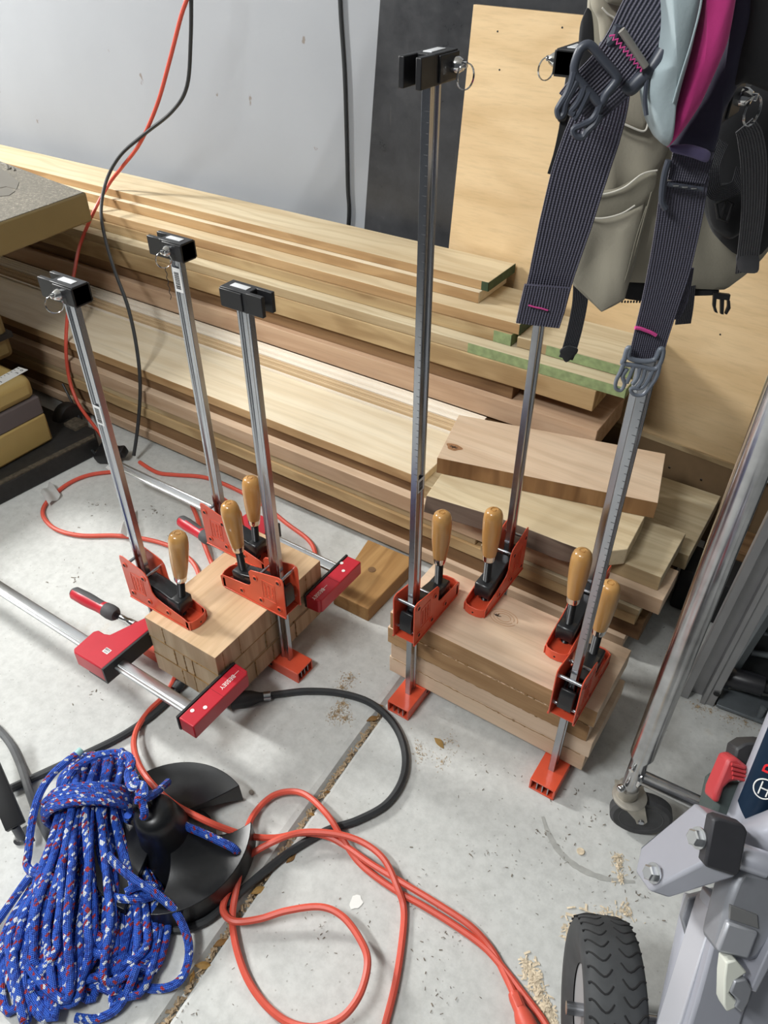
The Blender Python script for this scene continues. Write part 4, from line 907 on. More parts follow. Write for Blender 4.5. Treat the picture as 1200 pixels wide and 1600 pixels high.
def joint_fill():
    jp = [(-0.528, 0.10), (-0.535, 0.18), (-0.545, 0.311), (-0.558, 0.491), (-0.572, 0.728), (-0.578, 0.86)]
    rnd = random.Random(9); mb = MB(); c = V((-0.55, 0.45, -0.013))
    def at(y):
        for (a, b), (c2, d) in zip(jp, jp[1:]):
            if y <= d: return a + (c2-a)*(y-b)/(d-b)
        return jp[-1][0]
    for _ in range(800):
        y = rnd.uniform(0.10, 0.86); x = at(y) + rnd.gauss(0, 0.0027); l = rnd.uniform(0.003, 0.013); w = l*rnd.uniform(0.15, 0.45); yaw = rnd.uniform(0, 6.283)
        d = V((math.cos(yaw), math.sin(yaw), rnd.uniform(-0.3, 0.3))).normalized(); s = V((-d.y, d.x, rnd.uniform(-0.3, 0.3)))
        p = V((x, y, -0.011 + 0.010*rnd.random())) - c
        mb.bm.faces.new([mb.bm.verts.new(p + d*a*l/2 + s*b*w/2) for a, b in ((-1,-1),(1,-1),(1,1),(-1,1))])
    o = mb.build('leaf_litter', plain('leaf_litter', srgb(150,130,104), 0.9, noise=0.55, nscale=160), smooth=False); o.location = c
    tag(o, 'dry crumbs and shavings filling the floor joint', 'litter', kind='stuff')
    lv = [plain('dry_leaf_a', srgb(204,166,100), 0.6, noise=0.15, nscale=100), plain('dry_leaf_b', srgb(176,136,84), 0.6, noise=0.2, nscale=100)]
    leaves = [(592,1102,0.010,40,'yellow dry leaf at the top end of the floor joint'),(583,1122,0.016,60,'curled tan leaf in the joint just below the topmost leaf'),(488,1272,0.008,20,'small yellow leaf in the joint above the crossing cords'),(455,1342,0.012,80,'tan leaf on the slab edge below the crossing cords'),(405,1390,0.016,60,'slim tan leaf in the joint below the black cable'),(345,1472,0.014,65,'leaf in the joint right of the blue loop'),(318,1508,0.015,35,'pale leaf in the joint below the blue loop'),(512,1237,0.008,50,'small pale chip in the joint above the orange arch'),(300,1525,0.010,120,'bent leaf low in the joint near the bottom edge')]
    for k, (px, py, l, rot, lab) in enumerate(leaves):
        p = P(px, py); p.z = -0.002 if k != 3 else 0.0008; mb = MB(); a = R(rot)
        mb.grid(lambda u, v: V(((u-0.5)*2*l, (v-0.5)*2*l*0.42*math.sin(math.pi*min(max(u, 0.03), 0.97)), 0.003*math.cos((v-0.5)*3)*1.0 + 0.002*math.sin(u*5))), 8, 4, 0.0005)
        o = mb.build('dry_leaf', lv[k % 2]); o.location = p; o.rotation_euler = (0, 0, a); tag(o, lab, 'leaf', 'dry leaves in the floor joint')
joint_fill()
def bits():
    mb = MB(); mb.prism([(0.011*math.cos(t*0.5236)*(1+0.2*math.sin(t*1.7)), 0.013*math.sin(t*0.5236)*(1+0.15*math.sin(t*2.3)), 0.0004) for t in range(12)], (0, 0, 0.0008))
    o = mb.build('paint_fleck', MT['white']); o.location = P(556, 1410); tag(o, 'white fleck of paint on the concrete by the orange loop', 'paint fleck')
    mb = MB(); mb.sphere((0, 0, 0.005), 0.0055, (1, 0.9, 0.9), 10); o = mb.build('pebble', plain('pebble', srgb(150,144,134), 0.8, noise=0.2)); o.location = P(393, 1240); tag(o, 'small round pebble on the floor right of the anchor', 'pebble')
    mb = MB(); mb.lathe([(0, 0.0006), (0.007, 0.0006), (0.0075, 0.002), (0.007, 0.0028), (0, 0.0028)], (0,0,0), (0,0,1), 12); o = mb.build('wood_plug', shav); o.location = P(907, 1331); tag(o, 'round wooden chip on the open floor left of the castor', 'wood chip')
    mb = MB(); mb.grid(lambda u, v: V(((u-0.5)*0.030, (v-0.5)*0.014*math.sin(math.pi*min(max(u,0.05),0.95)), 0.003+0.003*math.sin(u*4))), 8, 4, 0.0006); o = mb.build('dry_leaf', plain('dry_leaf_c', srgb(196,164,104), 0.6)); o.location = P(686, 1162); o.rotation_euler = (0,0,R(-20)); tag(o, 'single tan leaf on the floor in front of the right glue-up', 'leaf')
bits()
# ---------------------------------------------------------------- tan woodworking machine at the left edge
def machine():
    tan = plain('tan_enamel', srgb(172,148,92), 0.45, noise=0.05, nscale=8, coat=0.1)
    tan_shade = plain('tan_shaded', srgb(124,106,66), 0.5, noise=0.05, nscale=8)  # the tan darkened: shade on faces turned from the lamp, put into the colour
    t = NT('dusty_cast_top'); t.b.inputs['Roughness'].default_value = 0.75
    tc = t.n('ShaderNodeTexCoord'); a = t.n('ShaderNodeTexNoise', Scale=150.0, Detail=6.0, Roughness=0.8); t.l(tc.outputs['Object'], a.inputs['Vector'])
    b = t.n('ShaderNodeTexNoise', Scale=9.0, Detail=4.0); t.l(tc.outputs['Object'], b.inputs['Vector'])
    col = t.ramp(a.outputs['Fac'], [(0.42, srgb(96,92,84)), (0.58, srgb(132,126,114)), (0.70, srgb(216,208,190))])
    col = t.mix(t.ramp(b.outputs['Fac'], [(0.4, g(0)), (0.7, g(0.5))]), col, srgb(100,96,88)); t.l(col, t.b.inputs['Base Color']); t.bump(a.outputs['Fac'], 0.4)
    dark = plain('dark_plastic_band', srgb(92,84,84), 0.5); blk = plain('black_steel_frame', srgb(32,31,30), 0.6, noise=0.3, nscale=60)
    dusty = plain('dusty_black', srgb(74,66,54), 0.85, noise=0.5, nscale=90)
    c = V((-2.35, 0.95, 0)); e = empty('woodworking_machine', c, 'tan woodworking machine with a dusty grey table on a black base, left edge', 'machine')
    q = lambda p: V(p)-c
    x1 = -2.062; y1 = 1.490; zt = 0.695
    mb = MB(); oc = [(-3.2, 0.90), (-2.022, 0.84), (-2.074, 1.498), (-3.2, 1.652)]
    sl = [q((a_, b_, zt-0.086)) for a_, b_ in oc]; su = [q((a_, b_, zt)) for a_, b_ in oc]
    A = [mb.bm.verts.new(p) for p in sl]; B = [mb.bm.verts.new(p) for p in su]
    mb.bm.faces.new(A[::-1]); mb.bm.faces.new(B)
    for i in range(4): mb.bm.faces.new([A[i], A[(i+1)%4], B[(i+1)%4], B[i]])
    tb = mb.build('table', tan_shade, e, bevel=0.006)
    mb = MB(); mb.prism([q((a_, b_, zt-0.001)) for a_, b_ in ((-3.19, 0.906), (-2.027, 0.846), (-2.078, 1.492), (-3.19, 1.644))], (0, 0, 0.0025)); tag(mb.build('table_top', t.m, tb, bevel=0.004), 'grey table top under sawdust')
    mk = MB()
    for pts in ([(0, 262), (30, 285), (26, 296), (10, 292), (0, 294)], [(0, 296), (10, 293), (24, 299), (14, 306), (0, 307)]):
        mk.prism([P(a_, b_, zt+0.0015)-c for a_, b_ in pts], (0, 0, 0.0014))
    mk.build('cast_emblem', plain('worn_mark', srgb(104,100,92), 0.6), tb)
    mk = MB(); mk.tube(smooth_path([P(a_, b_, zt+0.002)-c for a_, b_ in ((3,256),(10,258),(13,265),(19,262),(23,267))], 5), 0.004, 6); mk.build('cast_mark', bpy.data.materials['worn_mark'], tb)
    mb = MB(); mb.span(q((-3.0, 0.87, 0.28)), q((-2.14, 1.16, zt-0.088))); mb.build('column', tan_shade, e, bevel=0.02)
    mb = MB(); mb.span(q((-3.0, 0.865, 0.345)), q((-2.132, 1.165, 0.362))); mb.build('column_band', MT['black'], e)
    xb, yb = -1.985, 1.098
    mb = MB(); mb.span(q((-3.0, 0.40, 0.215)), q((xb, yb, 0.288))); mb.build('motor_cover', tan, e, bevel=0.022)
    mb = MB(); mb.span(q((-3.0, 0.405, 0.158)), q((xb+0.004, yb+0.002, 0.217))); mb.build('vent_band', dark, e, bevel=0.004)
    mb = MB(); mb.span(q((-3.0, 0.40, 0.061)), q((xb+0.006, yb+0.004, 0.159))); mb.build('body', tan, e, bevel=0.008)
    # scale sticker along the cover edge
    mb = MB(); zz = 0.2884; pa = [P(0, 600, zz), P(42, 577, zz), P(44, 571, zz)]; d = (pa[1]-pa[0]).normalized(); n = V((-d.y, d.x, 0))
    L = 0.16; o = P(44, 578, zz)-c
    mb.prism([o, o - d*L, o - d*L + n*0.040, o + n*0.040], (0, 0, 0.0006)); st = mb.build('scale_sticker', MT['label'], e)
    mk = MB()
    for k in range(12): mk.box(o - d*(0.008+0.0125*k) + n*0.033 + V((0,0,0.0009)), (0.0016, 0.006 if k % 3 else 0.011, 0.0004), M.Rotation(math.atan2(d.y, d.x), 3, 'Z'))
    for txt, k in (('0', 0.012), ('3', 0.030), ('3', 0.090), ('0', 0.104)):
        mk.text(txt, 0.016, M.Translation(o - d*k + n*0.013 + V((0,0,0.0009))) @ M.Rotation(math.atan2(d.y, d.x), 4, 'Z'), 0.0002)
    mk.build('scale_print', MT['ink'], st)
    mb = MB(); r0 = V((-1.905, 0, 0))
    mb.prism([q((-2.0, 0.40, 0.001)), q((-1.955, 0.40, 0.001)), q((-1.878, 1.185, 0.001)), q((-1.925, 1.215, 0.001)), q((-3.0, 1.215, 0.001)), q((-3.0, 0.40, 0.001))], (0, 0, 0.058)); mb.build('base_rail', blk, e, bevel=0.004)
    mb = MB(); mb.prism([q((-1.958, 0.40, 0.0595)), q((-1.880, 1.18, 0.0595)), q((-1.898, 1.19, 0.0595)), q((-1.976, 0.40, 0.0595))], (0, 0, 0.004)); tag(mb.build('rail_lip', dusty, e), 'dusty lip of the black base rail')
    mb = MB(); w0 = P(103, 655, 0.06)-c; mb.lathe([(0, -0.02), (0.045, -0.02), (0.05, -0.012), (0.05, 0.012), (0.045, 0.02), (0, 0.02)], V((w0.x-0.02, w0.y+0.02, 0.05)), (1, 0.1, 0), 22); mb.build('castor_wheel', blk, e)
    mb = MB(); b0 = P(120, 668, 0.05)-c; mb.box((b0.x, b0.y, 0.045), (0.06, 0.05, 0.05), None, 0.004); mb.build('castor_bracket', dusty, e)
machine()
def tool_leg():
    c = P(20, 1325, 0); e = empty('tool_leg', c, 'black box-section tool leg with a steel pin at the left edge', 'tool leg')
    o = V(c)
    a = P(25, 1292, 0.050)-o; b = P(-40, 1140, 0.150)-o; ax = (b-a).normalized()
    mb = MB(); m = ax.to_track_quat('Z', 'Y').to_matrix(); mid = (a+b)/2
    mb.box(mid, (0.034, 0.030, (b-a).length), m, 0.002); mb.build('leg_tube', plain('matt_black_steel', srgb(22,22,24), 0.55), e)
    mb = MB(); mb.lathe([(0, 0), (0.008, 0), (0.008, (a.z)), (0, a.z)], V((a.x-0.005, a.y, 0.0)), (0.0, 0, 1), 14); mb.build('rod', MT['greycord'], e)
    mb = MB(); mb.lathe([(0, 0), (0.014, 0), (0.015, 0.004), (0.010, 0.008), (0, 0.008)], (a.x-0.005, a.y, 0.0006), (0,0,1), 20); mb.build('foot', MT['chrome'], e)
    mb = MB(); mb.cyl(a+V((0.008,0.012,-0.008)), P(50, 1316, 0.02)-o, 0.006, n=12); mb.build('pin', MT['greycord'], e)
tool_leg()

# ---------------------------------------------------------------- chrome rack on castors
def rack():
    ch = plain('worn_chrome', srgb(190,190,192), 0.2, 1.0, noise=0.22, nscale=26)
    rub = plain('grey_rubber_wheel', srgb(66,66,68), 0.7, noise=0.2, nscale=40); rim = plain('dirty_plate', srgb(170,165,155), 0.45, 0.6, noise=0.25, nscale=30)
    b = P(984, 1226, 0.150); x, y = b.x, b.y
    e = empty('rolling_rack', (x, y, 0), 'chrome tubular rolling rack with a grey castor right of the long glue-up', 'rack')
    mb = MB(); mb.lathe([(0, 0.140), (0.0150, 0.140), (0.0150, 0.232), (0.0205, 0.247), (0.0205, 1.75), (0, 1.75)], (0, 0, 0), (0.010, 0, 1), 28); mb.build('upright', ch, e)
    mb = MB(); mb.lathe([(0, 0), (0.0055, 0), (0.0045, 0.004), (0, 0.005)], (-0.004, -0.0152, 0.215), (0, -1, 0), 14); mb.build('rivet', MT['chrome'], e)
    q0 = P(1018, 1180, 0.185); q = P(1140, 1234, 0.185); d = V((q.x-q0.x, q.y-q0.y, 0)).normalized()
    mb = MB(); mb.cyl(d*0.012 + V((0, 0, 0.185)), d*0.62 + V((0, 0, 0.185)), 0.0135, n=22); mb.build('cross_tube', ch, e)
    mb = MB(); mb.lathe([(0, 0), (0.019, 0), (0.020, 0.004), (0.0145, 0.008), (0, 0.008)], d*0.010 + V((0,0,0.185)), d, 20); mb.build('collar', MT['chrome'], e)
    mb = MB(); mb.lathe([(0, 0), (0.019, 0), (0.021, 0.006), (0.019, 0.024), (0, 0.024)], (0, 0, 0.121), (0,0,1), 24); mb.build('socket', rim, e)
    mb = MB(); mb.sphere((-0.010, -0.021, 0.158), 0.008, (1, 1, 0.9), 14); mb.build('bolt_head', MT['chrome'], e)
    # castor: plate, fork, wheel
    hd = V((FW.x, FW.y, 0)).normalized(); ax = (-hd*0.93 - RT*0.20).normalized(); sd = V((-ax.y, ax.x, 0))
    WR = 0.056; wc = P(1001, 1270, WR+0.001); wc = V((wc.x-x, wc.y-y, WR+0.001))
    mb = MB(); mb.lathe([(0, 0.0), (0.026, 0), (0.031, 0.003), (0.031, 0.007), (0.026, 0.009), (0, 0.009)], (0.006, 0.0, 0.114), (0,0,1), 26); mb.build('swivel_plate', rim, e)
    mb = MB(); mb.lathe([(0, -0.0125), (0.034, -0.0125), (WR-0.006, -0.013), (WR, -0.008), (WR, 0.008), (WR-0.006, 0.013), (0.034, 0.0125), (0, 0.0125)], wc, ax, 40); w = mb.build('wheel', rub, e)
    mb = MB(); mb.lathe([(0.038, 0.0), (0.0395, 0.0008), (0.041, 0)], wc + ax*0.0127, ax, 36); mb.build('wheel_ring', MT['grip'], w)
    top = 0.118 - wc.z; off = V((0.006, 0, 0)) - V((wc.x, wc.y, 0)); ot = off.dot(sd)
    for s in (1, -1):
        mb = MB(); f = wc + ax*(0.0165*s)
        pts = [f + sd*(ot+0.026) + V((0,0,top)), f + sd*(ot-0.026) + V((0,0,top)), f - sd*0.011 + V((0,0,0.002)), f - sd*0.006 + V((0,0,-0.010)), f + sd*0.006 + V((0,0,-0.010)), f + sd*0.011 + V((0,0,0.002))]
        mb.prism(pts, ax*(0.002*s)); mb.build('fork', rim, e, bevel=0.0006)
    mb = MB(); mb.prism([wc + sd*(ot+a_) + ax*b_ + V((0,0,top)) for a_, b_ in ((-0.026,-0.0185),(0.026,-0.0185),(0.026,0.0185),(-0.026,0.0185))], (0,0,0.003)); mb.build('fork_bridge', rim, e, bevel=0.0006)
    mb = MB(); mb.lathe([(0, 0.004), (0.005, 0.003), (0.006, 0), (0.006, -0.04), (0, -0.04)], wc + ax*0.0185, ax, 12); mb.build('axle', MT['steel'], e)
rack()
def second_pole():
    b = P(1062, 1040, 0.0); e = empty('rack_upright', (b.x, b.y, 0), 'second thinner chrome tube standing just behind the rolling rack upright', 'tube')
    mb = MB(); mb.lathe([(0, 0.001), (0.0135, 0.001), (0.0135, 1.7), (0, 1.7)], (0, 0, 0), (0.012, 0.0, 1), 24); mb.build('tube', MT['chrome'], e)
    mb = MB(); mb.lathe([(0, 0), (0.017, 0), (0.017, 0.02), (0, 0.02)], (0, 0, 0.0006), (0,0,1), 20); mb.build('foot_cap', MT['black'], e)
def rails():
    al = plain('dull_aluminium', srgb(168,168,170), 0.42, 0.75, noise=0.08, nscale=14); dk = plain('grey_cast', srgb(104,108,112), 0.5, 0.3, noise=0.15)
    a = P(1062, 1088, 0); b = P(1113, 1108, 0); d = (b-a); W = d.length; d = d/W; n = V((-d.y, d.x, 0))
    lean = V((0.052, 0.02, 1.0))
    e = empty('aluminium_channel', a, 'tall grey aluminium channel standing behind the chrome rack', 'channel')
    segs = [(0.0, 0.020, 0.0, 0.040), (0.020, 0.046, 0.028, 0.040), (0.046, 0.062, 0.004, 0.040), (0.062, 0.078, 0.010, 0.040)]
    pr = [(0, 0), (0.019, 0), (0.019, 0.026), (0.047, 0.026), (0.047, 0.002), (0.058, 0.002), (0.060, 0.006), (0.078, 0.006), (0.078, 0.040), (0, 0.040)]
    pr = [(u*W/0.078, v) for u, v in pr]
    mb = MB(); mb.prism([d*u + n*v + V((0,0,0.001)) for u, v in pr], lean*1.55); mb.build('profile', al, e, bevel=0.0012)
    mb = MB(); mb.span((0,0,0),(0.001,0.001,0.001)) if False else None
    # hole near the foot
    p = P(1119, 1082, 0.03) - a
    mb.lathe([(0, 0.0006), (0.006, 0.0006), (0.007, 0)], d*(W*0.92) + V((0.002, -0.0005, 0.045)) - n*(-0.005), -n, 16); mb.build('hole', MT['ink'], e)
rails()
def folded_stand():
    # grey metal body with a black roller, standing behind the saw stand
    dk = plain('blue_grey_metal', srgb(112,118,122), 0.45, 0.4, noise=0.1); dd = plain('dark_cavity', srgb(46,48,50), 0.7, noise=0.3)
    c = P(1180, 1120, 0); e = empty('grey_machine', c, 'grey metal machine foot with a black roller at the right edge', 'machine')
    o = V(c)
    def pt(px, py, z): return P(px, py, z)-o
    mb = MB(); mb.prism([pt(1118,1104,0.012), pt(1128,1078,0.012), pt(1240,1100,0.012), pt(1240,1150,0.012)], (0, 0, 0.008)); mb.build('foot_plate', dk, e, bevel=0.001)
    for k, (px, py) in enumerate(((1122, 1098), (1232, 1128))):
        mb = MB(); p_ = pt(px, py, 0.0); mb.lathe([(0, 0.0005), (0.010, 0.0005), (0.010, 0.0122), (0, 0.0122)], (p_.x, p_.y, 0), (0,0,1), 16); mb.build('rubber_foot', MT['black'], e)
    mb = MB(); a = P(1126, 1052, 0.07)-o; b = P(1192, 1072, 0.07)-o; mb.lathe([(0, 0), (0.0215, 0), (0.023, 0.002), (0.023, (b-a).length), (0, (b-a).length)], a, b-a, 28); mb.build('roller', plain('black_roller', srgb(40,40,44), 0.35, noise=0.15), e)
    mb = MB(); mb.lathe([(0, 0), (0.014, 0), (0.014, 0.08), (0, 0.08)], b, b-a, 20); mb.build('spindle', MT['black'], e)
    mb = MB(); p_ = pt(1187, 1118, 0.021); mb.lathe([(0, 0), (0.007, 0), (0.007, 0.030), (0, 0.032)], (p_.x, p_.y, 0.020), (0,0,1), 18); mb.build('stop_pin', dk, e)
    # tall body with dark recess and ribs behind
    y0 = 1.40
    f = V((P(1125, 1078, 0.012)-o)); d = (pt(1240,1100,0.012)-f).normalized(); n = V((-d.y, d.x, 0)); up = V((0.10, 0.03, 1))
    mb = MB(); mb.prism([f + n*0.05, f + d*0.42 + n*0.05, f + d*0.42 + n*0.05 + up*0.62, f + n*0.05 + up*0.62], n*0.03); bd = mb.build('back_panel', dd, e)
    for z, wd in ((0.10, 0.012), (0.165, 0.010), (0.24, 0.012)):
        mb = MB(); mb.cyl(f + d*0.03 + n*0.035 + up*z, f + d*0.40 + n*0.035 + up*z, wd*0.6, n=14); mb.build('cross_bar', dk, e)
    for s in (0.0, 0.40):
        mb = MB(); g0 = f + d*s + n*0.0
        mb.prism([g0, g0 + d*0.014, g0 + d*0.014 + up*0.62, g0 + up*0.62], n*0.06); mb.build('side_rail', dk, e, bevel=0.001)
    mb = MB(); kp = f + d*0.055 + n*0.03 + up*0.175; mb.sphere(kp, 0.016, (1.4, 1, 0.8), 16); mb.build('knob', dk, e)
folded_stand()
def white_frame():
    o = PY(1147, 733, 1.782); o.z = 0; o.y = 1.782
    e = empty('framed_panel', o, 'white rounded frame with a black inside standing in front of the plywood at right', 'panel')
    def w(s, z, k=0): return V((s*0.996, -0.09*s + k, z))
    z0 = 0.268
    # rounded outer frame
    def rr(x0, x1, za, zb, r, n=8):
        pts = []
        for cx, cz, a0 in ((x0+r, za+r, 180), (x1-r, za+r, 270), (x1-r, zb-r, 0), (x0+r, zb-r, 90)):
            for i in range(n+1): a = R(a0+90*i/n); pts.append((cx+r*math.cos(a), cz+r*math.sin(a)))
        return pts
    mb = MB(); mb.prism([w(a, b) for a, b in rr(0, 0.40, z0, z0+0.62, 0.035)], (0, 0.03, 0)); fr = mb.build('frame', plain('white_gloss', srgb(224,228,230), 0.25), e, bevel=0.006)
    mb = MB(); mb.prism([w(a, b, -0.002) for a, b in rr(0.034, 0.366, z0+0.034, z0+0.586, 0.012)], (0, 0.004, 0)); mb.build('black_panel', plain('black_gloss', srgb(24,25,28), 0.2), e)
    for s in (0.05, 0.35):
        mb = MB(); mb.span(w(s-0.015, 0.0005, 0.002), w(s+0.015, z0+0.03, 0.022)); mb.build('leg', MT['black'], e)
white_frame()
def dark_tub():
    c = P(1085, 955, 0); e = empty('dark_container', (c.x, c.y+0.04, 0), 'black container in shadow behind the right end of the lumber', 'container')
    mb = MB(); mb.span((-0.06, -0.06, 0.0005), (0.10, 0.05, 0.13), 0.008); mb.build('body', plain('tub_black', srgb(24,24,26), 0.6), e)
    mb = MB(); mb.span((-0.025, -0.065, 0.04), (0.02, -0.0595, 0.085)); mb.build('grey_latch', MT['grip'], e, bevel=0.002)
    o = board(-0.135, 0.12, 1.665, 1.762, 0.10, 0.125, MT['brown'], 'short brown board behind the black container, right of the rack', None); 
    mb = MB(); mb.span((-0.10, -0.045, -0.0995), (0.10, 0.045, -0.0005)); mb.build('support_block', MT['brown'], o)
dark_tub()

# ---------------------------------------------------------------- silver saw stand, bottom right
def saw_stand():
    silver = plain('silver_paint', srgb(176,178,188), 0.36, 0.35, noise=0.03, nscale=10); cast = plain('cast_grey', srgb(150,152,158), 0.42, 0.45, noise=0.05)
    navy = plain('navy_label', srgb(24,50,76), 0.4); redp = plain('bright_red_print', srgb(232,44,52), 0.4); blk = plain('black_cap', srgb(52,52,56), 0.5, noise=0.1)
    grip = plain('dark_green_grey', srgb(66,76,74), 0.5, noise=0.1); lev = plain('red_lever', srgb(180,60,64), 0.45)
    base = P(1130, 1560, 0); e = empty('saw_stand', base, 'silver folding saw stand with a navy label at the bottom right corner', 'tool stand'); o = V(base)
    def D(px, py, d): return PD(px, py, d)-o
    def slab(name, px, d, t, mat, bevel=0.002, parent=None):
        mb = MB(); mb.prism([D(a, b, d) for a, b in px], FW*t); return mb.build(name, mat, parent or e, bevel=bevel)
    def bar(name, a, b, r, mat, n=26, parent=None):
        mb = MB(); mb.lathe([(0, 0), (r*0.96, 0), (r, 0.002), (r, (b-a).length-0.002), (r*0.96, (b-a).length), (0, (b-a).length)], a, b-a, n); return mb.build(name, mat, parent or e)
    # hinge bracket: square tube stub with black end cap
    A = [D(1013,1390,0.93), D(1022,1352,0.93), D(1108,1281,0.86), D(1098,1352,0.86)]
    mb = MB()
    q = {k: D(*v) for k, v in dict(a=(1012,1392,0.95), b=(1022,1350,0.97), c=(1112,1279,0.90), d=(1097,1350,0.88), e_=(1150,1371,0.88), f=(1046,1404,0.94), h=(1170,1300,0.92)).items()}
    vs = {k: mb.bm.verts.new(p) for k, p in q.items()}
    back = {k: mb.bm.verts.new(q[k] + FW*0.05) for k in ('a', 'b', 'c', 'h', 'e_', 'f')}
    for f in (('a','d','c','b'), ('a','f','e_','d')): mb.bm.faces.new([vs[k] for k in f])
    mb.bm.faces.new([vs['d'], vs['e_'], vs['h'], vs['c']])
    ring = ('b','c','h','e_','f','a')
    for i in range(6):
        k, l = ring[i], ring[(i+1)%6]; mb.bm.faces.new([vs[k], vs[l], back[l], back[k]])
    mb.bm.faces.new([back[k] for k in ring][::-1])
    mb.build('hinge_bracket', silver, e, bevel=0.004)
    slab('end_cap', [(1101,1350),(1114,1280),(1124,1278),(1163,1290),(1169,1300),(1156,1366),(1149,1370),(1104,1356)], 0.872, 0.02, blk, 0.003)
    for (px, py, d), nm in (((1088,1309,0.885), 'hex_bolt'), ((1018,1364,0.945), 'hex_bolt')):
        ax = (-RT*0.86 - FW*0.35 + UP*0.25).normalized(); p_ = D(px, py, d)
        mb = MB(); mb.lathe([(0, 0), (0.0125, 0), (0.0125, 0.002), (0, 0.002)], p_ - ax*0.004, ax, 20); mb.lathe([(0, 0.002), (0.0098, 0.002), (0.0098, 0.010), (0.008, 0.0115), (0, 0.0115)], p_ - ax*0.004, ax, 6); tag(mb.build(nm, MT['bright'], e, ang=25), 'zinc hex bolt and washer')
    # upper tube carrying the label
    t0 = D(1146, 1338, 1.00); t1 = D(1236, 1120, 0.97); bar('frame_tube', t0, t1, 0.026, silver)
    ax = (t1-t0).normalized(); L = (t1-t0).length; tow = (-FW - ax*(-FW).dot(ax)).normalized(); sd = ax.cross(tow)
    def on_tube(s, ang, r=0.0264): return t0 + ax*s + (tow*math.cos(ang) + sd*math.sin(ang))*r
    mb = MB(); s0 = L*0.26
    mb.grid(lambda u, v: on_tube(s0 + (abs(v-0.5)*-1+0.5)*-0.0 + (0.036*abs(v-0.42)*1.6) + u*(L*0.70-0.036*abs(v-0.42)*1.6), -1.35+2.7*v), 10, 18, 0.0004); lb = mb.build('label', navy, e)
    # emblem: armature inside a circle
    em = MB(); sc = s0 + 0.056; R0 = 0.0125
    def ring(r, tw): em.tube([on_tube(sc + r*math.cos(t*math.pi/14), -0.42 + r*math.sin(t*math.pi/14)/0.0264, 0.0268) for t in range(28)], tw, 6, closed=True)
    ring(R0, 0.0009); 
    def seg(p, q_, tw): em.tube([on_tube(sc + p[0] + (q_[0]-p[0])*i/6, -0.42 + (p[1]+(q_[1]-p[1])*i/6)/0.0264, 0.0268) for i in range(7)], tw, 6)
    seg((-0.0085, -0.0045), (0.0085, -0.0045), 0.0009); seg((-0.0085, 0.0045), (0.0085, 0.0045), 0.0009); seg((0, -0.0045), (0, 0.0045), 0.0009)
    em.build('round_emblem', MT['white'], lb)
    # red lettering running up the tube, partly out of frame
    for k, ch in enumerate('BOSCH'):
        mb = MB(); s = s0 + 0.082 + 0.021*k; p_ = on_tube(s, -0.42, 0.0267); nn = (tow*math.cos(-0.42) + sd*math.sin(-0.42)).normalized()
        m = M((ax, nn.cross(ax), nn)).transposed().to_4x4(); m.translation = p_
        mb.text(ch, 0.027, m, 0.0004); mb.build('letter', redp, lb)
    # lever and dark grips
    slab('clamp_plate', [(1147,1190),(1151,1170),(1166,1161),(1192,1160),(1230,1168),(1230,1250),(1180,1240)], 1.02, 0.03, plain('plate_black', srgb(48,48,50), 0.5), 0.003)
    mb = MB(); mb.lathe([(0, 0.0), (0.0055, 0), (0.0055, 0.001), (0, 0.001)], D(1177, 1177, 1.019), -FW, 14); mb.build('plate_hole', MT['ink'], e)
    lv = slab('lever', [(1114,1253),(1116,1238),(1134,1196),(1138,1186),(1152,1184),(1171,1200),(1172,1220),(1142,1222),(1132,1232),(1124,1256)], 0.985, 0.03, lev, 0.004)
    for k in range(4):
        mb = MB(); a = D(1143+0.6*k, 1194+7*k, 0.983); b = D(1163+1.5*k, 1200+6.5*k, 0.983); mb.cyl(a, b, 0.0022, n=10); mb.build('lever_rib', lev, lv)
    slab('grip_block', [(1114,1276),(1124,1232),(1132,1224),(1168,1228),(1160,1262),(1138,1288),(1118,1292)], 1.0, 0.05, grip, 0.006)
    # right-hand round knuckle and pin
    bar('hinge_pin', D(1158, 1338, 0.90), D(1200, 1352, 0.89), 0.015, silver)
    bar('knuckle', D(1184, 1318, 0.95), D(1260, 1290, 0.90), 0.030, silver)
    # lower round leg with a cut-back mouth
    l0 = D(1104, 1408, 1.05); l1 = D(1052, 1660, 1.00); bar('lower_leg', l0, l1, 0.030, silver)
    slab('mouth_plate', [(1076,1404),(1120,1392),(1122,1440),(1108,1480),(1092,1492),(1074,1466),(1066,1436)], 1.00, 0.012, cast, 0.002)
    mb = MB(); ax2 = (D(1090,1492,0.985)-D(1096,1462,0.985)).normalized(); p_ = D(1094, 1464, 0.985)
    mb.lathe([(0, -0.002), (0.010, -0.002), (0.010, 0), (0.0075, 0.0005), (0.0075, 0.007), (0.0042, 0.0075), (0.0042, 0.026), (0, 0.026)], p_, ax2, 6); tag(mb.build('bolt', MT['bright'], e, ang=25), 'zinc bolt with nut')
    # square beam running to the bottom edge, its casting and latch
    a = [D(1120,1440,0.94), D(1168,1458,0.90), D(1172,1700,0.84), D(1010,1700,0.86)]
    slab('square_beam', [(1128,1418),(1180,1440),(1200,1470),(1140,1660),(1060,1660),(1090,1560)], 0.93, 0.06, silver, 0.004)
    slab('beam_side', [(1113,1430),(1128,1418),(1092,1560),(1064,1660),(1042,1660),(1064,1590)], 0.945, 0.05, plain('silver_light', srgb(196,197,204), 0.4, 0.3), 0.002)
    cs = slab('cover_casting', [(1138,1408),(1150,1376),(1162,1360),(1230,1372),(1230,1440),(1186,1500),(1172,1505),(1118,1490),(1122,1470)], 0.895, 0.045, cast, 0.007)
    slab('cover_recess', [(1141,1414),(1184,1430),(1186,1452),(1140,1437)], 0.8925, 0.004, plain('recess_grey', srgb(112,112,112), 0.6), 0.001, cs)
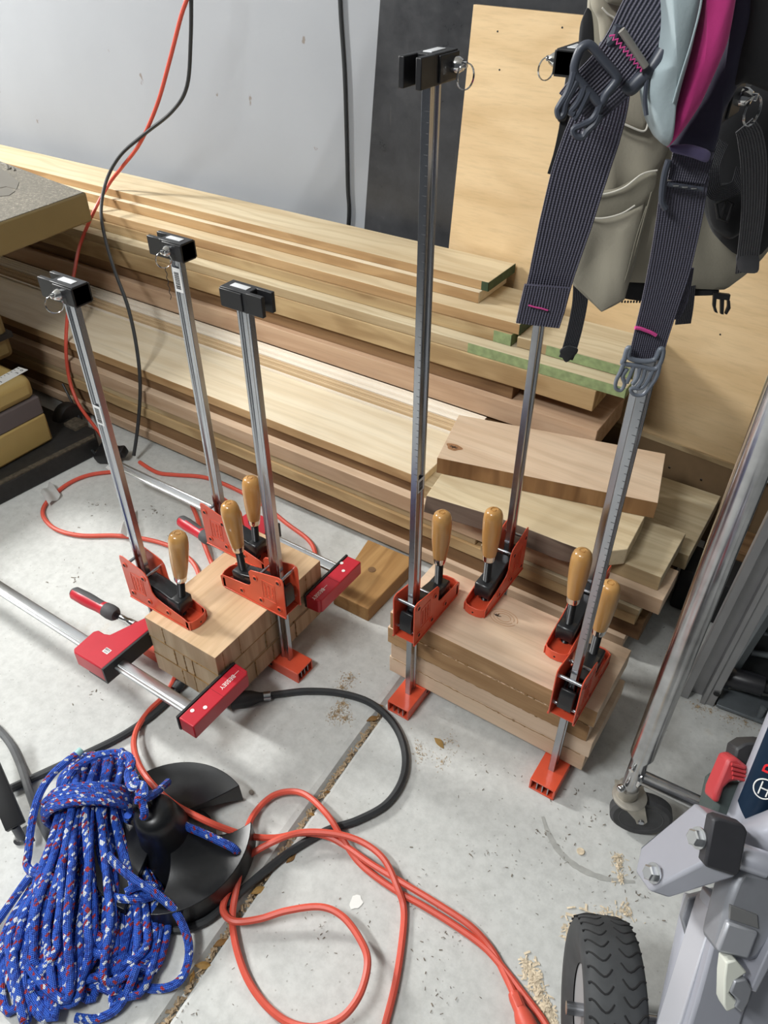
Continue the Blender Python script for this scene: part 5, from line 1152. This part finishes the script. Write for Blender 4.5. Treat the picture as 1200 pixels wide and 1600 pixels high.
    slab('cover_lid', [(1138,1441),(1186,1457),(1170,1500),(1121,1487)], 0.888, 0.010, plain('cast_light', srgb(172,174,180), 0.4, 0.4), 0.003, cs)
    slab('beam_edge', [(1230,1420),(1172,1548),(1182,1552),(1240,1440)], 0.885, 0.05, silver, 0.002)
    lt = slab('latch', [(1135,1504),(1150,1500),(1168,1520),(1148,1534),(1140,1552),(1152,1566),(1150,1576),(1136,1582),(1131,1570),(1132,1530)], 0.885, 0.022, plain('ivory_plastic', srgb(206,208,198), 0.4), 0.002)
    slab('latch_hook', [(1148,1533),(1166,1530),(1176,1546),(1170,1568),(1160,1584),(1148,1574),(1154,1564),(1141,1552)], 0.882, 0.02, cast, 0.002)
    slab('right_plate', [(1172,1556),(1188,1500),(1240,1450),(1240,1660),(1140,1660),(1160,1586)], 0.935, 0.03, silver, 0.002)
    # leg to the floor so that the stand is carried
    for px in (1120, 1210):
        p_ = D(px, 1640, 0.99); mb = MB(); mb.cyl((p_.x, p_.y, 0.0005), (p_.x, p_.y, p_.z), 0.016, n=18); mb.build('leg', silver, e)
saw_stand()
def wheel():
    rb = plain('tyre_rubber', srgb(58,60,62), 0.72, noise=0.18, nscale=40); dk = plain('tread_groove', srgb(22,22,24), 0.8); hub = plain('grey_hub', srgb(150,150,152), 0.5)
    top = P(962, 1492, 0.255); c0 = V((top.x, top.y, 0))
    hd = V((FW.x, FW.y, 0)).normalized(); ax = V((math.cos(R(33.7-8)), math.sin(R(33.7-8)), 0)); fw = V((-ax.y, ax.x, 0))
    rad = 0.128; cen = c0 + V((0, 0, rad)) - fw*0.03
    e = empty('stand_wheel', cen - V((0, 0, rad)), 'black grooved rubber tyre of the saw stand at the bottom edge', 'wheel'); o = V(e.location); c = cen-o
    mb = MB(); w = 0.041
    mb.lathe([(0.060, -w*0.75), (0.095, -w), (0.114, -w*1.0), (0.123, -w*0.86), (0.1270, -w*0.55), (rad, 0), (0.1270, w*0.55), (0.123, w*0.86), (0.114, w), (0.095, w), (0.060, w*0.75)], c, ax, 72); ty = mb.build('tyre', rb, e, ang=60)
    for half in (-1, 1):
        for k in range(38):
            a0 = 2*math.pi*(k+0.5*(half > 0))/38; mb = MB(); pts = []
            if math.sin(a0) < -0.15: continue
            for i in range(9):
                t = i/8; s = half*(0.15+0.80*t)*w; a = a0 + 0.07*math.sin(t*5.0) + 0.05*t
                r = rad - 0.0009 - (max(0, abs(s)-0.55*w)/(0.45*w))*0.0055 - 0.0012*(abs(s)/w)
                pts.append(c + ax*s + (fw*math.cos(a) + V((0,0,1))*math.sin(a))*r)
            mb.tube(pts, 0.0017, 6); mb.build('tread_groove', dk, ty)
    mb = MB(); mb.lathe([(0, -w*0.6), (0.062, -w*0.7), (0.062, w*0.7), (0, w*0.6)], c, ax, 32); mb.build('hub', hub, e)
    mb = MB(); mb.cyl(c - ax*0.05, c + ax*0.10, 0.009, n=14); mb.build('axle', MT['steel'], e)
wheel()
# ---------------------------------------------------------------- webbing harness and canvas vest slung over the tall clamps
HD = V((FW.x, FW.y, 0)).normalized()
def PH(px, py, dd):                     # point on an upright plane dd metres in front of the camera
    d = ray(px, py); return CAM + d*(dd/d.dot(HD))
def web_mat(name, c1, c2, ribs=13):
    t = NT(name); t.b.inputs['Roughness'].default_value = 0.6
    uv = t.n('ShaderNodeUVMap'); uv.uv_map = 'UVMap'; sp = t.n('ShaderNodeSeparateXYZ'); t.l(uv.outputs[0], sp.inputs[0])
    m = t.n('ShaderNodeMath', operation='MULTIPLY'); m.inputs[1].default_value = 6.2832*ribs; t.l(sp.outputs[1], m.inputs[0])
    s = t.n('ShaderNodeMath', operation='SINE'); t.l(m.outputs[0], s.inputs[0])
    m2 = t.n('ShaderNodeMath', operation='MULTIPLY'); m2.inputs[1].default_value = 6.2832*420; t.l(sp.outputs[0], m2.inputs[0])
    s2 = t.n('ShaderNodeMath', operation='SINE'); t.l(m2.outputs[0], s2.inputs[0])
    r = t.n('ShaderNodeMapRange'); r.inputs['From Min'].default_value = -1; t.l(s.outputs[0], r.inputs['Value'])
    col = t.ramp(r.outputs[0], [(0.15, c1), (0.75, c2)]); t.l(col, t.b.inputs['Base Color'])
    ad = t.n('ShaderNodeMath', operation='MULTIPLY_ADD'); ad.inputs[1].default_value = 0.25; t.l(s2.outputs[0], ad.inputs[0]); t.l(s.outputs[0], ad.inputs[2])
    t.bump(ad.outputs[0], 0.8, 0.0008)
    return t.m
def cloth(name, c, n=0.08, sc=300):
    t = NT(name); t.b.inputs['Roughness'].default_value = 0.85
    t.b.inputs['Sheen Weight'].default_value = 0.15
    tc = t.n('ShaderNodeTexCoord'); a = t.n('ShaderNodeTexNoise', Scale=12.0, Detail=5.0); t.l(tc.outputs['Object'], a.inputs['Vector'])
    b = t.n('ShaderNodeTexNoise', Scale=float(sc), Detail=2.0); t.l(tc.outputs['Object'], b.inputs['Vector'])
    dk = tuple(x*(1-n) for x in c[:3])+(1,); lt = tuple(min(1, x*(1+n)) for x in c[:3])+(1,)
    t.l(t.ramp(a.outputs['Fac'], [(0.3, dk), (0.7, lt)]), t.b.inputs['Base Color']); t.bump(b.outputs['Fac'], 0.35, 0.0006)
    return t.m
WB = web_mat('slate_webbing', srgb(58,56,68), srgb(86,84,100), 16); WBK = web_mat('black_webbing', srgb(22,22,26), srgb(50,50,56), 9)
WBG = web_mat('grey_webbing', srgb(70,70,74), srgb(112,112,116), 9)
KH = cloth('khaki_canvas', srgb(150,144,128)); KHD = cloth('khaki_dark', srgb(126,121,106)); KPIP = cloth('pale_piping', srgb(206,202,190))
GRY = cloth('pale_grey_nylon', srgb(156,170,174), 0.03); PNK = cloth('magenta_nylon', srgb(204,54,132), 0.04); NAVY = cloth('dark_navy_nylon', srgb(38,36,58)); BLKC = cloth('black_nylon', srgb(22,22,25))
LILAC = cloth('dusky_purple', srgb(92,84,120)); BUCK = plain('slate_plastic', srgb(66,70,80), 0.4); BUCKL = plain('grey_plastic', srgb(104,110,120), 0.4); PINKT = plain('pink_thread', srgb(206,70,140), 0.7)
def puff(name, px, dd, bulge, mat, parent, o, wr=0.0015, back=0.004, rings=9, sub=5, seed=1.0, sm=2):
    pts = []
    N = len(px)
    for i in range(N):
        for k in range(sub):
            a = V((*px[i][:2], px[i][2] if len(px[i]) > 2 else dd)); b = V((*px[(i+1)%N][:2], px[(i+1)%N][2] if len(px[(i+1)%N]) > 2 else dd)); pts.append(a.lerp(b, k/sub))
    # soften outline
    for _ in range(sm): pts = [pts[i]*0.5 + (pts[i-1]+pts[(i+1)%len(pts)])*0.25 for i in range(len(pts))]
    c = sum(pts, V((0,0,0)))/len(pts); n = len(pts); mb = MB()
    def front(p, r): 
        q = c.lerp(p, r); w = PH(q.x, q.y, q.z); b_ = bulge*math.sqrt(max(0, 1-r**2.6))
        b_ += wr*noise.noise(V((q.x*0.022+seed*7, q.y*0.010, seed)))*2.2*(0.35+0.65*(1-r)) if wr else 0
        return w - HD*b_ - o
    rows = [[mb.bm.verts.new(front(c, 0.0))]]
    for k in range(1, rings+1): rows.append([mb.bm.verts.new(front(p, k/rings)) for p in pts])
    for i in range(n): mb.bm.faces.new([rows[0][0], rows[1][i], rows[1][(i+1)%n]])
    for k in range(1, rings):
        for i in range(n): mb.bm.faces.new([rows[k][i], rows[k+1][i], rows[k+1][(i+1)%n], rows[k][(i+1)%n]])
    bk = [mb.bm.verts.new(v.co + HD*back) for v in rows[-1]]
    for i in range(n): mb.bm.faces.new([rows[-1][i], bk[i], bk[(i+1)%n], rows[-1][(i+1)%n]])
    bc = mb.bm.verts.new(sum((v.co for v in bk), V((0,0,0)))/n)
    for i in range(n): mb.bm.faces.new([bk[(i+1)%n], bk[i], bc])
    return mb.build(name, mat, parent, ang=50)
def line(name, px, r, mat, parent, o, res=6, n=6):
    mb = MB(); mb.tube(smooth_path([PH(*p)-o for p in px], res), r, n); return mb.build(name, mat, parent)
def belt(name, px, w, t, mat, parent, o, res=6, nrm=None):
    mb = MB(); sp = smooth_path([PH(*p)-o for p in px], res)
    if isinstance(w, (list, tuple)):
        k = len(sp)-1; ww = [w[min(len(w)-1, int(i/k*(len(w)-1)))] + (w[min(len(w)-1, int(i/k*(len(w)-1))+1)]-w[min(len(w)-1, int(i/k*(len(w)-1)))])*((i/k*(len(w)-1)) % 1) for i in range(k+1)]
    else: ww = w
    mb.strap(sp, ww, t, nrm if nrm is not None else -HD); return mb.build(name, mat, parent, ang=30)
def vest():
    o = PH(1060, 300, 1.02); e = empty('canvas_vest', o, 'khaki canvas vest with pockets and black straps slung behind the grey and pink harness', 'vest')
    D = 1.03
    puff('back_panel', [(925,-70),(1230,-70),(1240,330),(1200,396),(1163,432),(1134,455),(1080,450),(1020,442),(960,440),(930,300),(915,120)], D, 0.014, KH, e, o, 0.006, 0.012, 12, seed=2, sm=1)
    puff('lower_trim', [(968,436),(1060,446),(1126,452),(1120,462),(1070,462),(1052,470),(1003,471),(970,466)], D+0.004, 0.004, BLKC, e, o, 0.001, 0.004, 4)
    puff('front_panel', [(946,60),(1040,110),(1046,230),(1030,262),(1008,345),(990,420),(976,468),(940,488),(890,440),(893,400),(905,360),(930,292),(940,200)], D-0.012, 0.012, KH, e, o, 0.006, 0.006, 11, seed=4, sm=0)
    puff('upper_pocket', [(925,302),(965,296),(1000,276),(1028,266),(1022,300),(1004,322),(960,343),(915,348)], D-0.030, 0.004, KHD, e, o, 0.002, 0.004, 6, seed=5)
    puff('lower_pocket', [(912,338),(950,338),(985,324),(1006,318),(994,380),(974,464),(940,486),(893,438),(898,398)], D-0.031, 0.004, KH, e, o, 0.006, 0.004, 9, seed=6, sm=0)
    line('piping', [(922,303,D-0.038),(945,303,D-0.038),(975,293,D-0.039),(1003,272,D-0.039),(1027,266,D-0.037)], 0.0011, KPIP, e, o)
    line('piping', [(914,338,D-0.039),(940,341,D-0.041),(970,334,D-0.041),(992,321,D-0.040)], 0.0011, KPIP, e, o)
    line('seam', [(1018,300,D-0.036),(1004,350,D-0.034),(988,410,D-0.032),(974,462,D-0.030)], 0.0009, KHD, e, o)
    line('seam', [(1010,322,D-0.040),(994,372,D-0.040),(979,430,D-0.038),(966,468,D-0.034)], 0.0007, KHD, e, o)
    puff('pocket_flap', [(950,95),(1030,80),(1032,150),(1012,196),(1006,205),(980,196),(951,182)], D-0.034, 0.006, KH, e, o, 0.002, 0.003, 7, seed=8)
    line('flap_piping', [(950,182,D-0.040),(978,195,D-0.042),(1006,205,D-0.041),(1013,190,D-0.040)], 0.0013, KPIP, e, o)
    puff('collar', [(918,-70),(1010,-70),(1000,10),(962,66),(940,74),(936,30),(924,12)], D-0.040, 0.010, KH, e, o, 0.004, 0.006, 6, seed=9)
    line('seam', [(941,12,D-0.056),(950,22,D-0.056),(962,30,D-0.055),(970,46,D-0.052)], 0.0010, KPIP, e, o)
    puff('collar_fold', [(940,-70),(1020,-70),(1000,8),(970,10),(944,4)], D-0.058, 0.006, KHD, e, o, 0.003, 0.004, 5, seed=10)
    puff('side_binding', [(918,10),(926,20),(930,60),(936,120),(912,150),(902,120),(906,40)], D-0.002, 0.004, BLKC, e, o, 0.001, 0.003, 5)
    belt('side_strap', [(906,110,D-0.03),(890,150,D-0.032),(880,200,D-0.034),(870,240,D-0.034),(859,272,D-0.034)], [0.012, 0.012, 0.010, 0.008, 0.006], 0.0016, BLKC, e, o)
    line('strap_edge', [(893,180,D-0.034),(884,210,D-0.036),(876,245,D-0.036)], 0.0016, KPIP, e, o)
    puff('strap_slider', [(868,165),(882,150),(890,168),(884,190),(872,192)], D-0.038, 0.004, MT['black'], e, o, 0, 0.003, 4)
    belt('waist_strap', [(908,440,D-0.004),(906,474,D-0.006),(898,515,D-0.008),(889,548,D-0.010),(884,560,D-0.010)], 0.0215, 0.0018, WBK, e, o)
    puff('strap_end', [(873,549),(887,540),(904,545),(902,552),(884,569)], D-0.014, 0.003, BLKC, e, o, 0, 0.003, 3)
    for k in range(9):
        mb = MB(); p = PH(972+4.6*k, 471.5, D) - o; mb.box(p, (0.0022, 0.0022, 0.0030), None, 0.0004); mb.build('zip_tooth', MT['black'], e)
    belt('webbing_tab', [(1074,445,D-0.004),(1071,480,D-0.006),(1067,506,D-0.006)], 0.022, 0.0022, WBK, e, o, nrm=-HD)
    # small side-release buckle under the hem
    b = MB(); bo = lambda a, c_: PH(a, c_, D-0.006)-o
    b.prism([bo(x, y) for x, y in ((1116,458),(1142,461),(1140,470),(1115,467))], HD*0.006)
    for pts in ([(1115,466),(1120,467),(1119,480),(1122,490),(1117,488),(1114,478)], [(1126,468),(1132,469),(1131,492),(1126,491)], [(1137,469),(1141,470),(1142,482),(1136,492),(1133,491),(1137,480)]):
        b.prism([bo(x, y) for x, y in pts], HD*0.005)
    b.build('hem_buckle', MT['black'], e, bevel=0.0006)
    # black bundle of straps and a pouch at the right side
    puff('side_pouch', [(1110,190),(1150,150),(1230,100),(1240,330),(1190,402),(1150,400),(1120,372),(1106,330)], D-0.05, 0.012, BLKC, e, o, 0.006, 0.02, 8, seed=12)
    puff('pouch_flap', [(1104,300),(1140,285),(1170,310),(1165,360),(1140,376),(1112,356)], D-0.075, 0.008, BLKC, e, o, 0.004, 0.006, 6, seed=13)
    b = MB(); bo = lambda a, c_: PH(a, c_, D-0.093)-o
    b.tube([bo(x, y) for x, y in ((1119,318),(1134,312),(1146,318),(1136,346),(1122,340))], 0.0022, 8, closed=True); b.tube([bo(1136,314), bo(1126,342)], 0.0020, 8); b.build('pouch_buckle', MT['black'], e)
    belt('loop_strap', [(1128,220,D-0.09),(1112,262,D-0.105),(1118,300,D-0.105),(1150,292,D-0.10),(1162,262,D-0.095)], 0.018, 0.0016, WBK, e, o)
    belt('grey_side_strap', [(1163,196,D-0.128),(1172,215,D-0.126),(1178,260,D-0.122),(1177,330,D-0.115),(1170,390,D-0.108),(1166,424,D-0.104)], [0.020, 0.026, 0.028, 0.027, 0.026, 0.026], 0.0018, WBG, e, o)
    puff('strap_fold', [(1150,396),(1187,397),(1186,428),(1153,426)], D-0.107, 0.003, WBG, e, o, 0, 0.003, 3)
    # loop over the hidden clamp top that carries the vest
    top = V((-0.272, 1.160, 1.217))
    mb = MB(); a = PH(985, -40, D)-o; a2 = PH(1060, -60, D)-o
    mb.strap(smooth_path([a, a.lerp(top-o, 0.5)+V((0,0,0.015)), top-o+V((0,0,0.002)), a2.lerp(top-o, 0.4)+V((0,0,0.018)), a2], 6), 0.020, 0.002, (0,0,1)); mb.build('hanging_loop', WBK, e)
vest()
def harness():
    o = PH(1040, 200, 0.82); e = empty('webbing_harness', o, 'grey and magenta padded harness with wide slate webbing and side-release buckles', 'harness')
    D = 0.80
    # padded shoulder piece
    puff('grey_pad', [(1036,-80),(1098,-80),(1094,0),(1082,60),(1062,130),(1050,180),(1046,232),(1030,222),(1015,190),(1008,150),(1012,110),(1030,90),(1040,30)], D-0.02, 0.022, GRY, e, o, 0.003, 0.02, 10, seed=21)
    puff('pink_panel', [(1100,-80),(1160,-80),(1148,0),(1136,60),(1116,110),(1092,165),(1064,205),(1042,234),(1040,214),(1046,186),(1058,152),(1078,90),(1094,30)], D-0.016, 0.018, PNK, e, o, 0.002, 0.02, 10, seed=22)
    line('pad_seam', [(1099,-60,D-0.040),(1096,0,D-0.040),(1082,60,D-0.042),(1064,118,D-0.042),(1052,160,D-0.040)], 0.0010, GRY, e, o)
    line('binding', [(1013,112,D-0.026),(1008,150,D-0.028),(1010,180,D-0.030)], 0.0022, BUCK, e, o)
    puff('navy_back', [(1150,-80),(1200,-80),(1180,60),(1150,140),(1126,180),(1112,250),(1100,256),(1046,238),(1064,200),(1100,140),(1136,60)], D+0.012, 0.012, NAVY, e, o, 0.005, 0.02, 9, seed=23)
    puff('dark_lining', [(1180,-80),(1300,-80),(1300,170),(1215,150),(1165,128),(1140,140),(1150,90),(1165,20)], D+0.004, 0.008, cloth('black_lining', srgb(14,14,18)), e, o, 0.004, 0.02, 7, seed=24)
    puff('lilac_tab', [(1047,228),(1080,226),(1112,236),(1106,256),(1080,246),(1048,238)], D-0.012, 0.003, LILAC, e, o, 0.001, 0.003, 4)
    # strap one: upper length through the ladder lock, buckle, long lower tail
    belt('webbing', [(1062,-70,D+0.0),(1040,-10,D-0.004),(1012,38,D-0.010),(985,80,D-0.016),(955,118,D-0.022),(922,150,D-0.024),(902,172,D-0.022)], [0.062,0.062,0.060,0.054,0.050,0.048,0.046], 0.0022, WB, e, o)
    belt('webbing', [(950,120,D+0.010),(940,170,D+0.012),(925,215,D+0.014),(905,275,D+0.016),(884,350,D+0.018),(862,430,D+0.020),(848,488,D+0.020)], [0.044,0.050,0.056,0.058,0.056,0.050,0.049], 0.0022, WB, e, o)
    belt('doubled_end', [(855,447,D+0.013),(848,478,D+0.013),(840,508,D+0.013)], [0.050, 0.0515, 0.050], 0.0040, WB, e, o, res=4)
    line('pink_stitching', [(826,477,D+0.0098),(836,480,D+0.0096),(846,482,D+0.0096),(856,485,D+0.0098)], 0.0010, PINKT, e, o)
    zz = [(957+ i*2.55, 52+ i*3.05 + (3 if i % 2 else -3), D-0.0285) for i in range(19)]
    zz = [(955 + i*2.7, 54 + i*3.1, D-0.031) for i in range(19)]
    mb = MB()
    mb.tube([PH(a + (2.4 if i % 2 else -2.4), b + (-2.2 if i % 2 else 2.2), d)-o for i, (a, b, d) in enumerate(zz)], 0.0009, 6); mb.build('pink_bartack', PINKT, e)
    mb = MB(); mb.cyl(PH(971,47,D-0.033)-o, PH(1009,104,D-0.033)-o, 0.0032, n=12); tag(mb.build('ladder_bar', plain('taupe_bar', srgb(130,126,120), 0.35), e), 'taupe bar of the ladder lock')
    sl = MB()
    sl.tube(smooth_path([PH(*p)-o for p in ((966,40,D-0.020),(958,60,D-0.018),(940,75,D-0.014))], 5), 0.0045, 8)
    sl.tube(smooth_path([PH(*p)-o for p in ((1036,80,D-0.022),(1020,105,D-0.024),(1000,124,D-0.022),(985,138,D-0.020),(974,134,D-0.018))], 6), 0.0065, 10)
    sl.tube([PH(974,134,D-0.018)-o, PH(960,112,D-0.014)-o, PH(940,75,D-0.014)-o], 0.0045, 8)
    sl.build('ladder_lock', BUCK, e)
    def male_buckle(name, frame, legs, dd, r, mat):
        mb = MB(); mb.tube(smooth_path([PH(a, b, dd)-o for a, b in frame], 4, True), r, 10, closed=True); bk = mb.build(name, mat, e)
        for k, l in enumerate(legs):
            mb = MB(); pts = smooth_path([PH(a, b, dd-0.0006)-o for a, b in l], 5); mb.tube(pts, [r*(0.95-0.2*math.sin(math.pi*i/(len(pts)-1))) for i in range(len(pts))], 8); mb.build('prong', mat, bk)
        return bk
    male_buckle('buckle', [(897,112),(905,80),(916,70),(926,74),(945,96),(963,118),(962,128),(948,146),(938,162),(926,150),(912,134)], [
        [(897,112),(893,128),(886,146),(876,162),(871,172),(874,182),(881,176),(884,160),(894,140),(901,126)],
        [(914,132),(908,150),(900,164),(892,174),(896,178)],
        [(938,162),(933,176),(924,188),(908,196),(896,202),(899,212),(910,214),(918,204),(930,192),(936,178)],
        [(920,142),(912,160),(904,176),(896,186)]], D-0.034, 0.0040, BUCK)
    # strap two
    belt('webbing', [(1084,236,D+0.004),(1078,262,D+0.002),(1072,284,D+0.000)], [0.040, 0.040, 0.038], 0.0022, WB, e, o)
    belt('webbing', [(1071,280,D+0.002),(1066,310,D+0.004),(1060,350,D+0.004),(1046,420,D+0.006),(1030,480,D+0.007),(1016,530,D+0.008),(1008,562,D+0.008)], [0.046,0.047,0.047,0.046,0.042,0.040,0.039], 0.0022, WB, e, o)
    belt('webbing', [(1062,420,D+0.012),(1052,470,D+0.013),(1040,495,D+0.014)], [0.030, 0.032, 0.030], 0.0022, WB, e, o)
    mb = MB(); mb.tube(smooth_path([PH(a, b, D-0.004)-o for a, b in ((1045,250),(1038,275),(1034,312),(1040,326))], 5), 0.0034, 8); mb.tube([PH(1044,288,D-0.003)-o, PH(1098,296,D-0.003)-o], 0.0022, 8); tag(mb.build('tri_glide', BUCK, e), 'slate plastic tri-glide')
    for x in (1056, 1070, 1084):
        mb = MB(); mb.box(PH(x, 289.5+0.15*(x-1056), D-0.0062)-o, (0.006, 0.002, 0.0016), M.Rotation(YAW, 3, 'Z'), 0.0004); mb.build('glide_tooth', MT['chrome'], e)
    line('pink_stitching', [(992,512,D+0.0045),(1000,513,D+0.0045),(1008,516,D+0.0045),(1016,519,D+0.0045),(1025,524,D+0.0045)], 0.0022, PINKT, e, o)
    line('pink_stitching', [(1044,470,D+0.0095),(1051,472,D+0.0095)], 0.0010, PINKT, e, o)
    male_buckle('buckle', [(976,560),(974,568),(1000,572),(1022,577),(1032,566),(1036,548),(1031,546),(1022,562),(1000,564),(982,558),(984,544),(980,546)], [
        [(975,566),(970,580),(963,594),(962,606),(970,610),(976,600),(973,588),(980,576)],
        [(990,572),(984,588),(979,598)], [(1000,574),(996,590),(988,600)], [(1008,576),(1004,592),(996,604)],
        [(1020,578),(1012,594),(1002,606),(986,607),(990,616),(1004,617),(1016,604),(1026,588),(1030,572)]], D+0.000, 0.0030, BUCKL)
    # loop that carries the harness over the front right clamp top
    top = V((-0.204, 0.920, 1.252)); mb = MB(); a = PH(1075, -60, D)-o; b = PH(1190, -70, D+0.02)-o; t = top-o
    mb.strap(smooth_path([a, a.lerp(t, 0.6)+V((0,0,0.025)), t+V((0.0,0.01,0.003)), t+V((0.0,0.05,-0.004)), t.lerp(b, 0.5)+V((0.03,0.06,0.03)), b], 6), 0.030, 0.002, (0,0,1)); mb.build('hanging_loop', WB, e)
harness()
# ---------------------------------------------------------------- light: ceiling fixtures and dim ambient fill added by the world background
mb = MB(); mb.span((-4.4, -2.4, 2.62), (2.2, 1.985, 2.7)); tag(mb.build('ceiling', plain('ceiling_paint', srgb(226,226,222), 0.8)), kind='structure')
def area(name, loc, size, energy, col, aim):
    l = bpy.data.lights.new(name, 'AREA'); l.shape = 'RECTANGLE'; l.size, l.size_y = size; l.energy = energy; l.color = col
    o = bpy.data.objects.new(name, l); COL.objects.link(o); o.location = loc
    o.rotation_euler = (V(aim)-V(loc)).to_track_quat('-Z', 'Y').to_euler(); return o
area('ceiling_lamp', (-3.9, 0.5, 2.5), (0.35, 1.2), 195, (1.0, 0.995, 0.965), (-1.0, 0.9, 0))
area('near_ceiling_lamp', (-1.05, -0.70, 2.5), (0.9, 0.2), 43, (0.98, 1.0, 1.0), (-0.5, 0.7, 0.2))
wd = bpy.data.worlds.new('world'); SC.world = wd; wd.use_nodes = True
wd.node_tree.nodes['Background'].inputs[0].default_value = (0.9, 0.95, 1.0, 1); wd.node_tree.nodes['Background'].inputs[1].default_value = 0.08
vs = SC.view_settings; vs.view_transform = 'Standard'; vs.look = 'None'; vs.gamma = 1.0; vs.exposure = 0.2; vs.use_curve_mapping = False
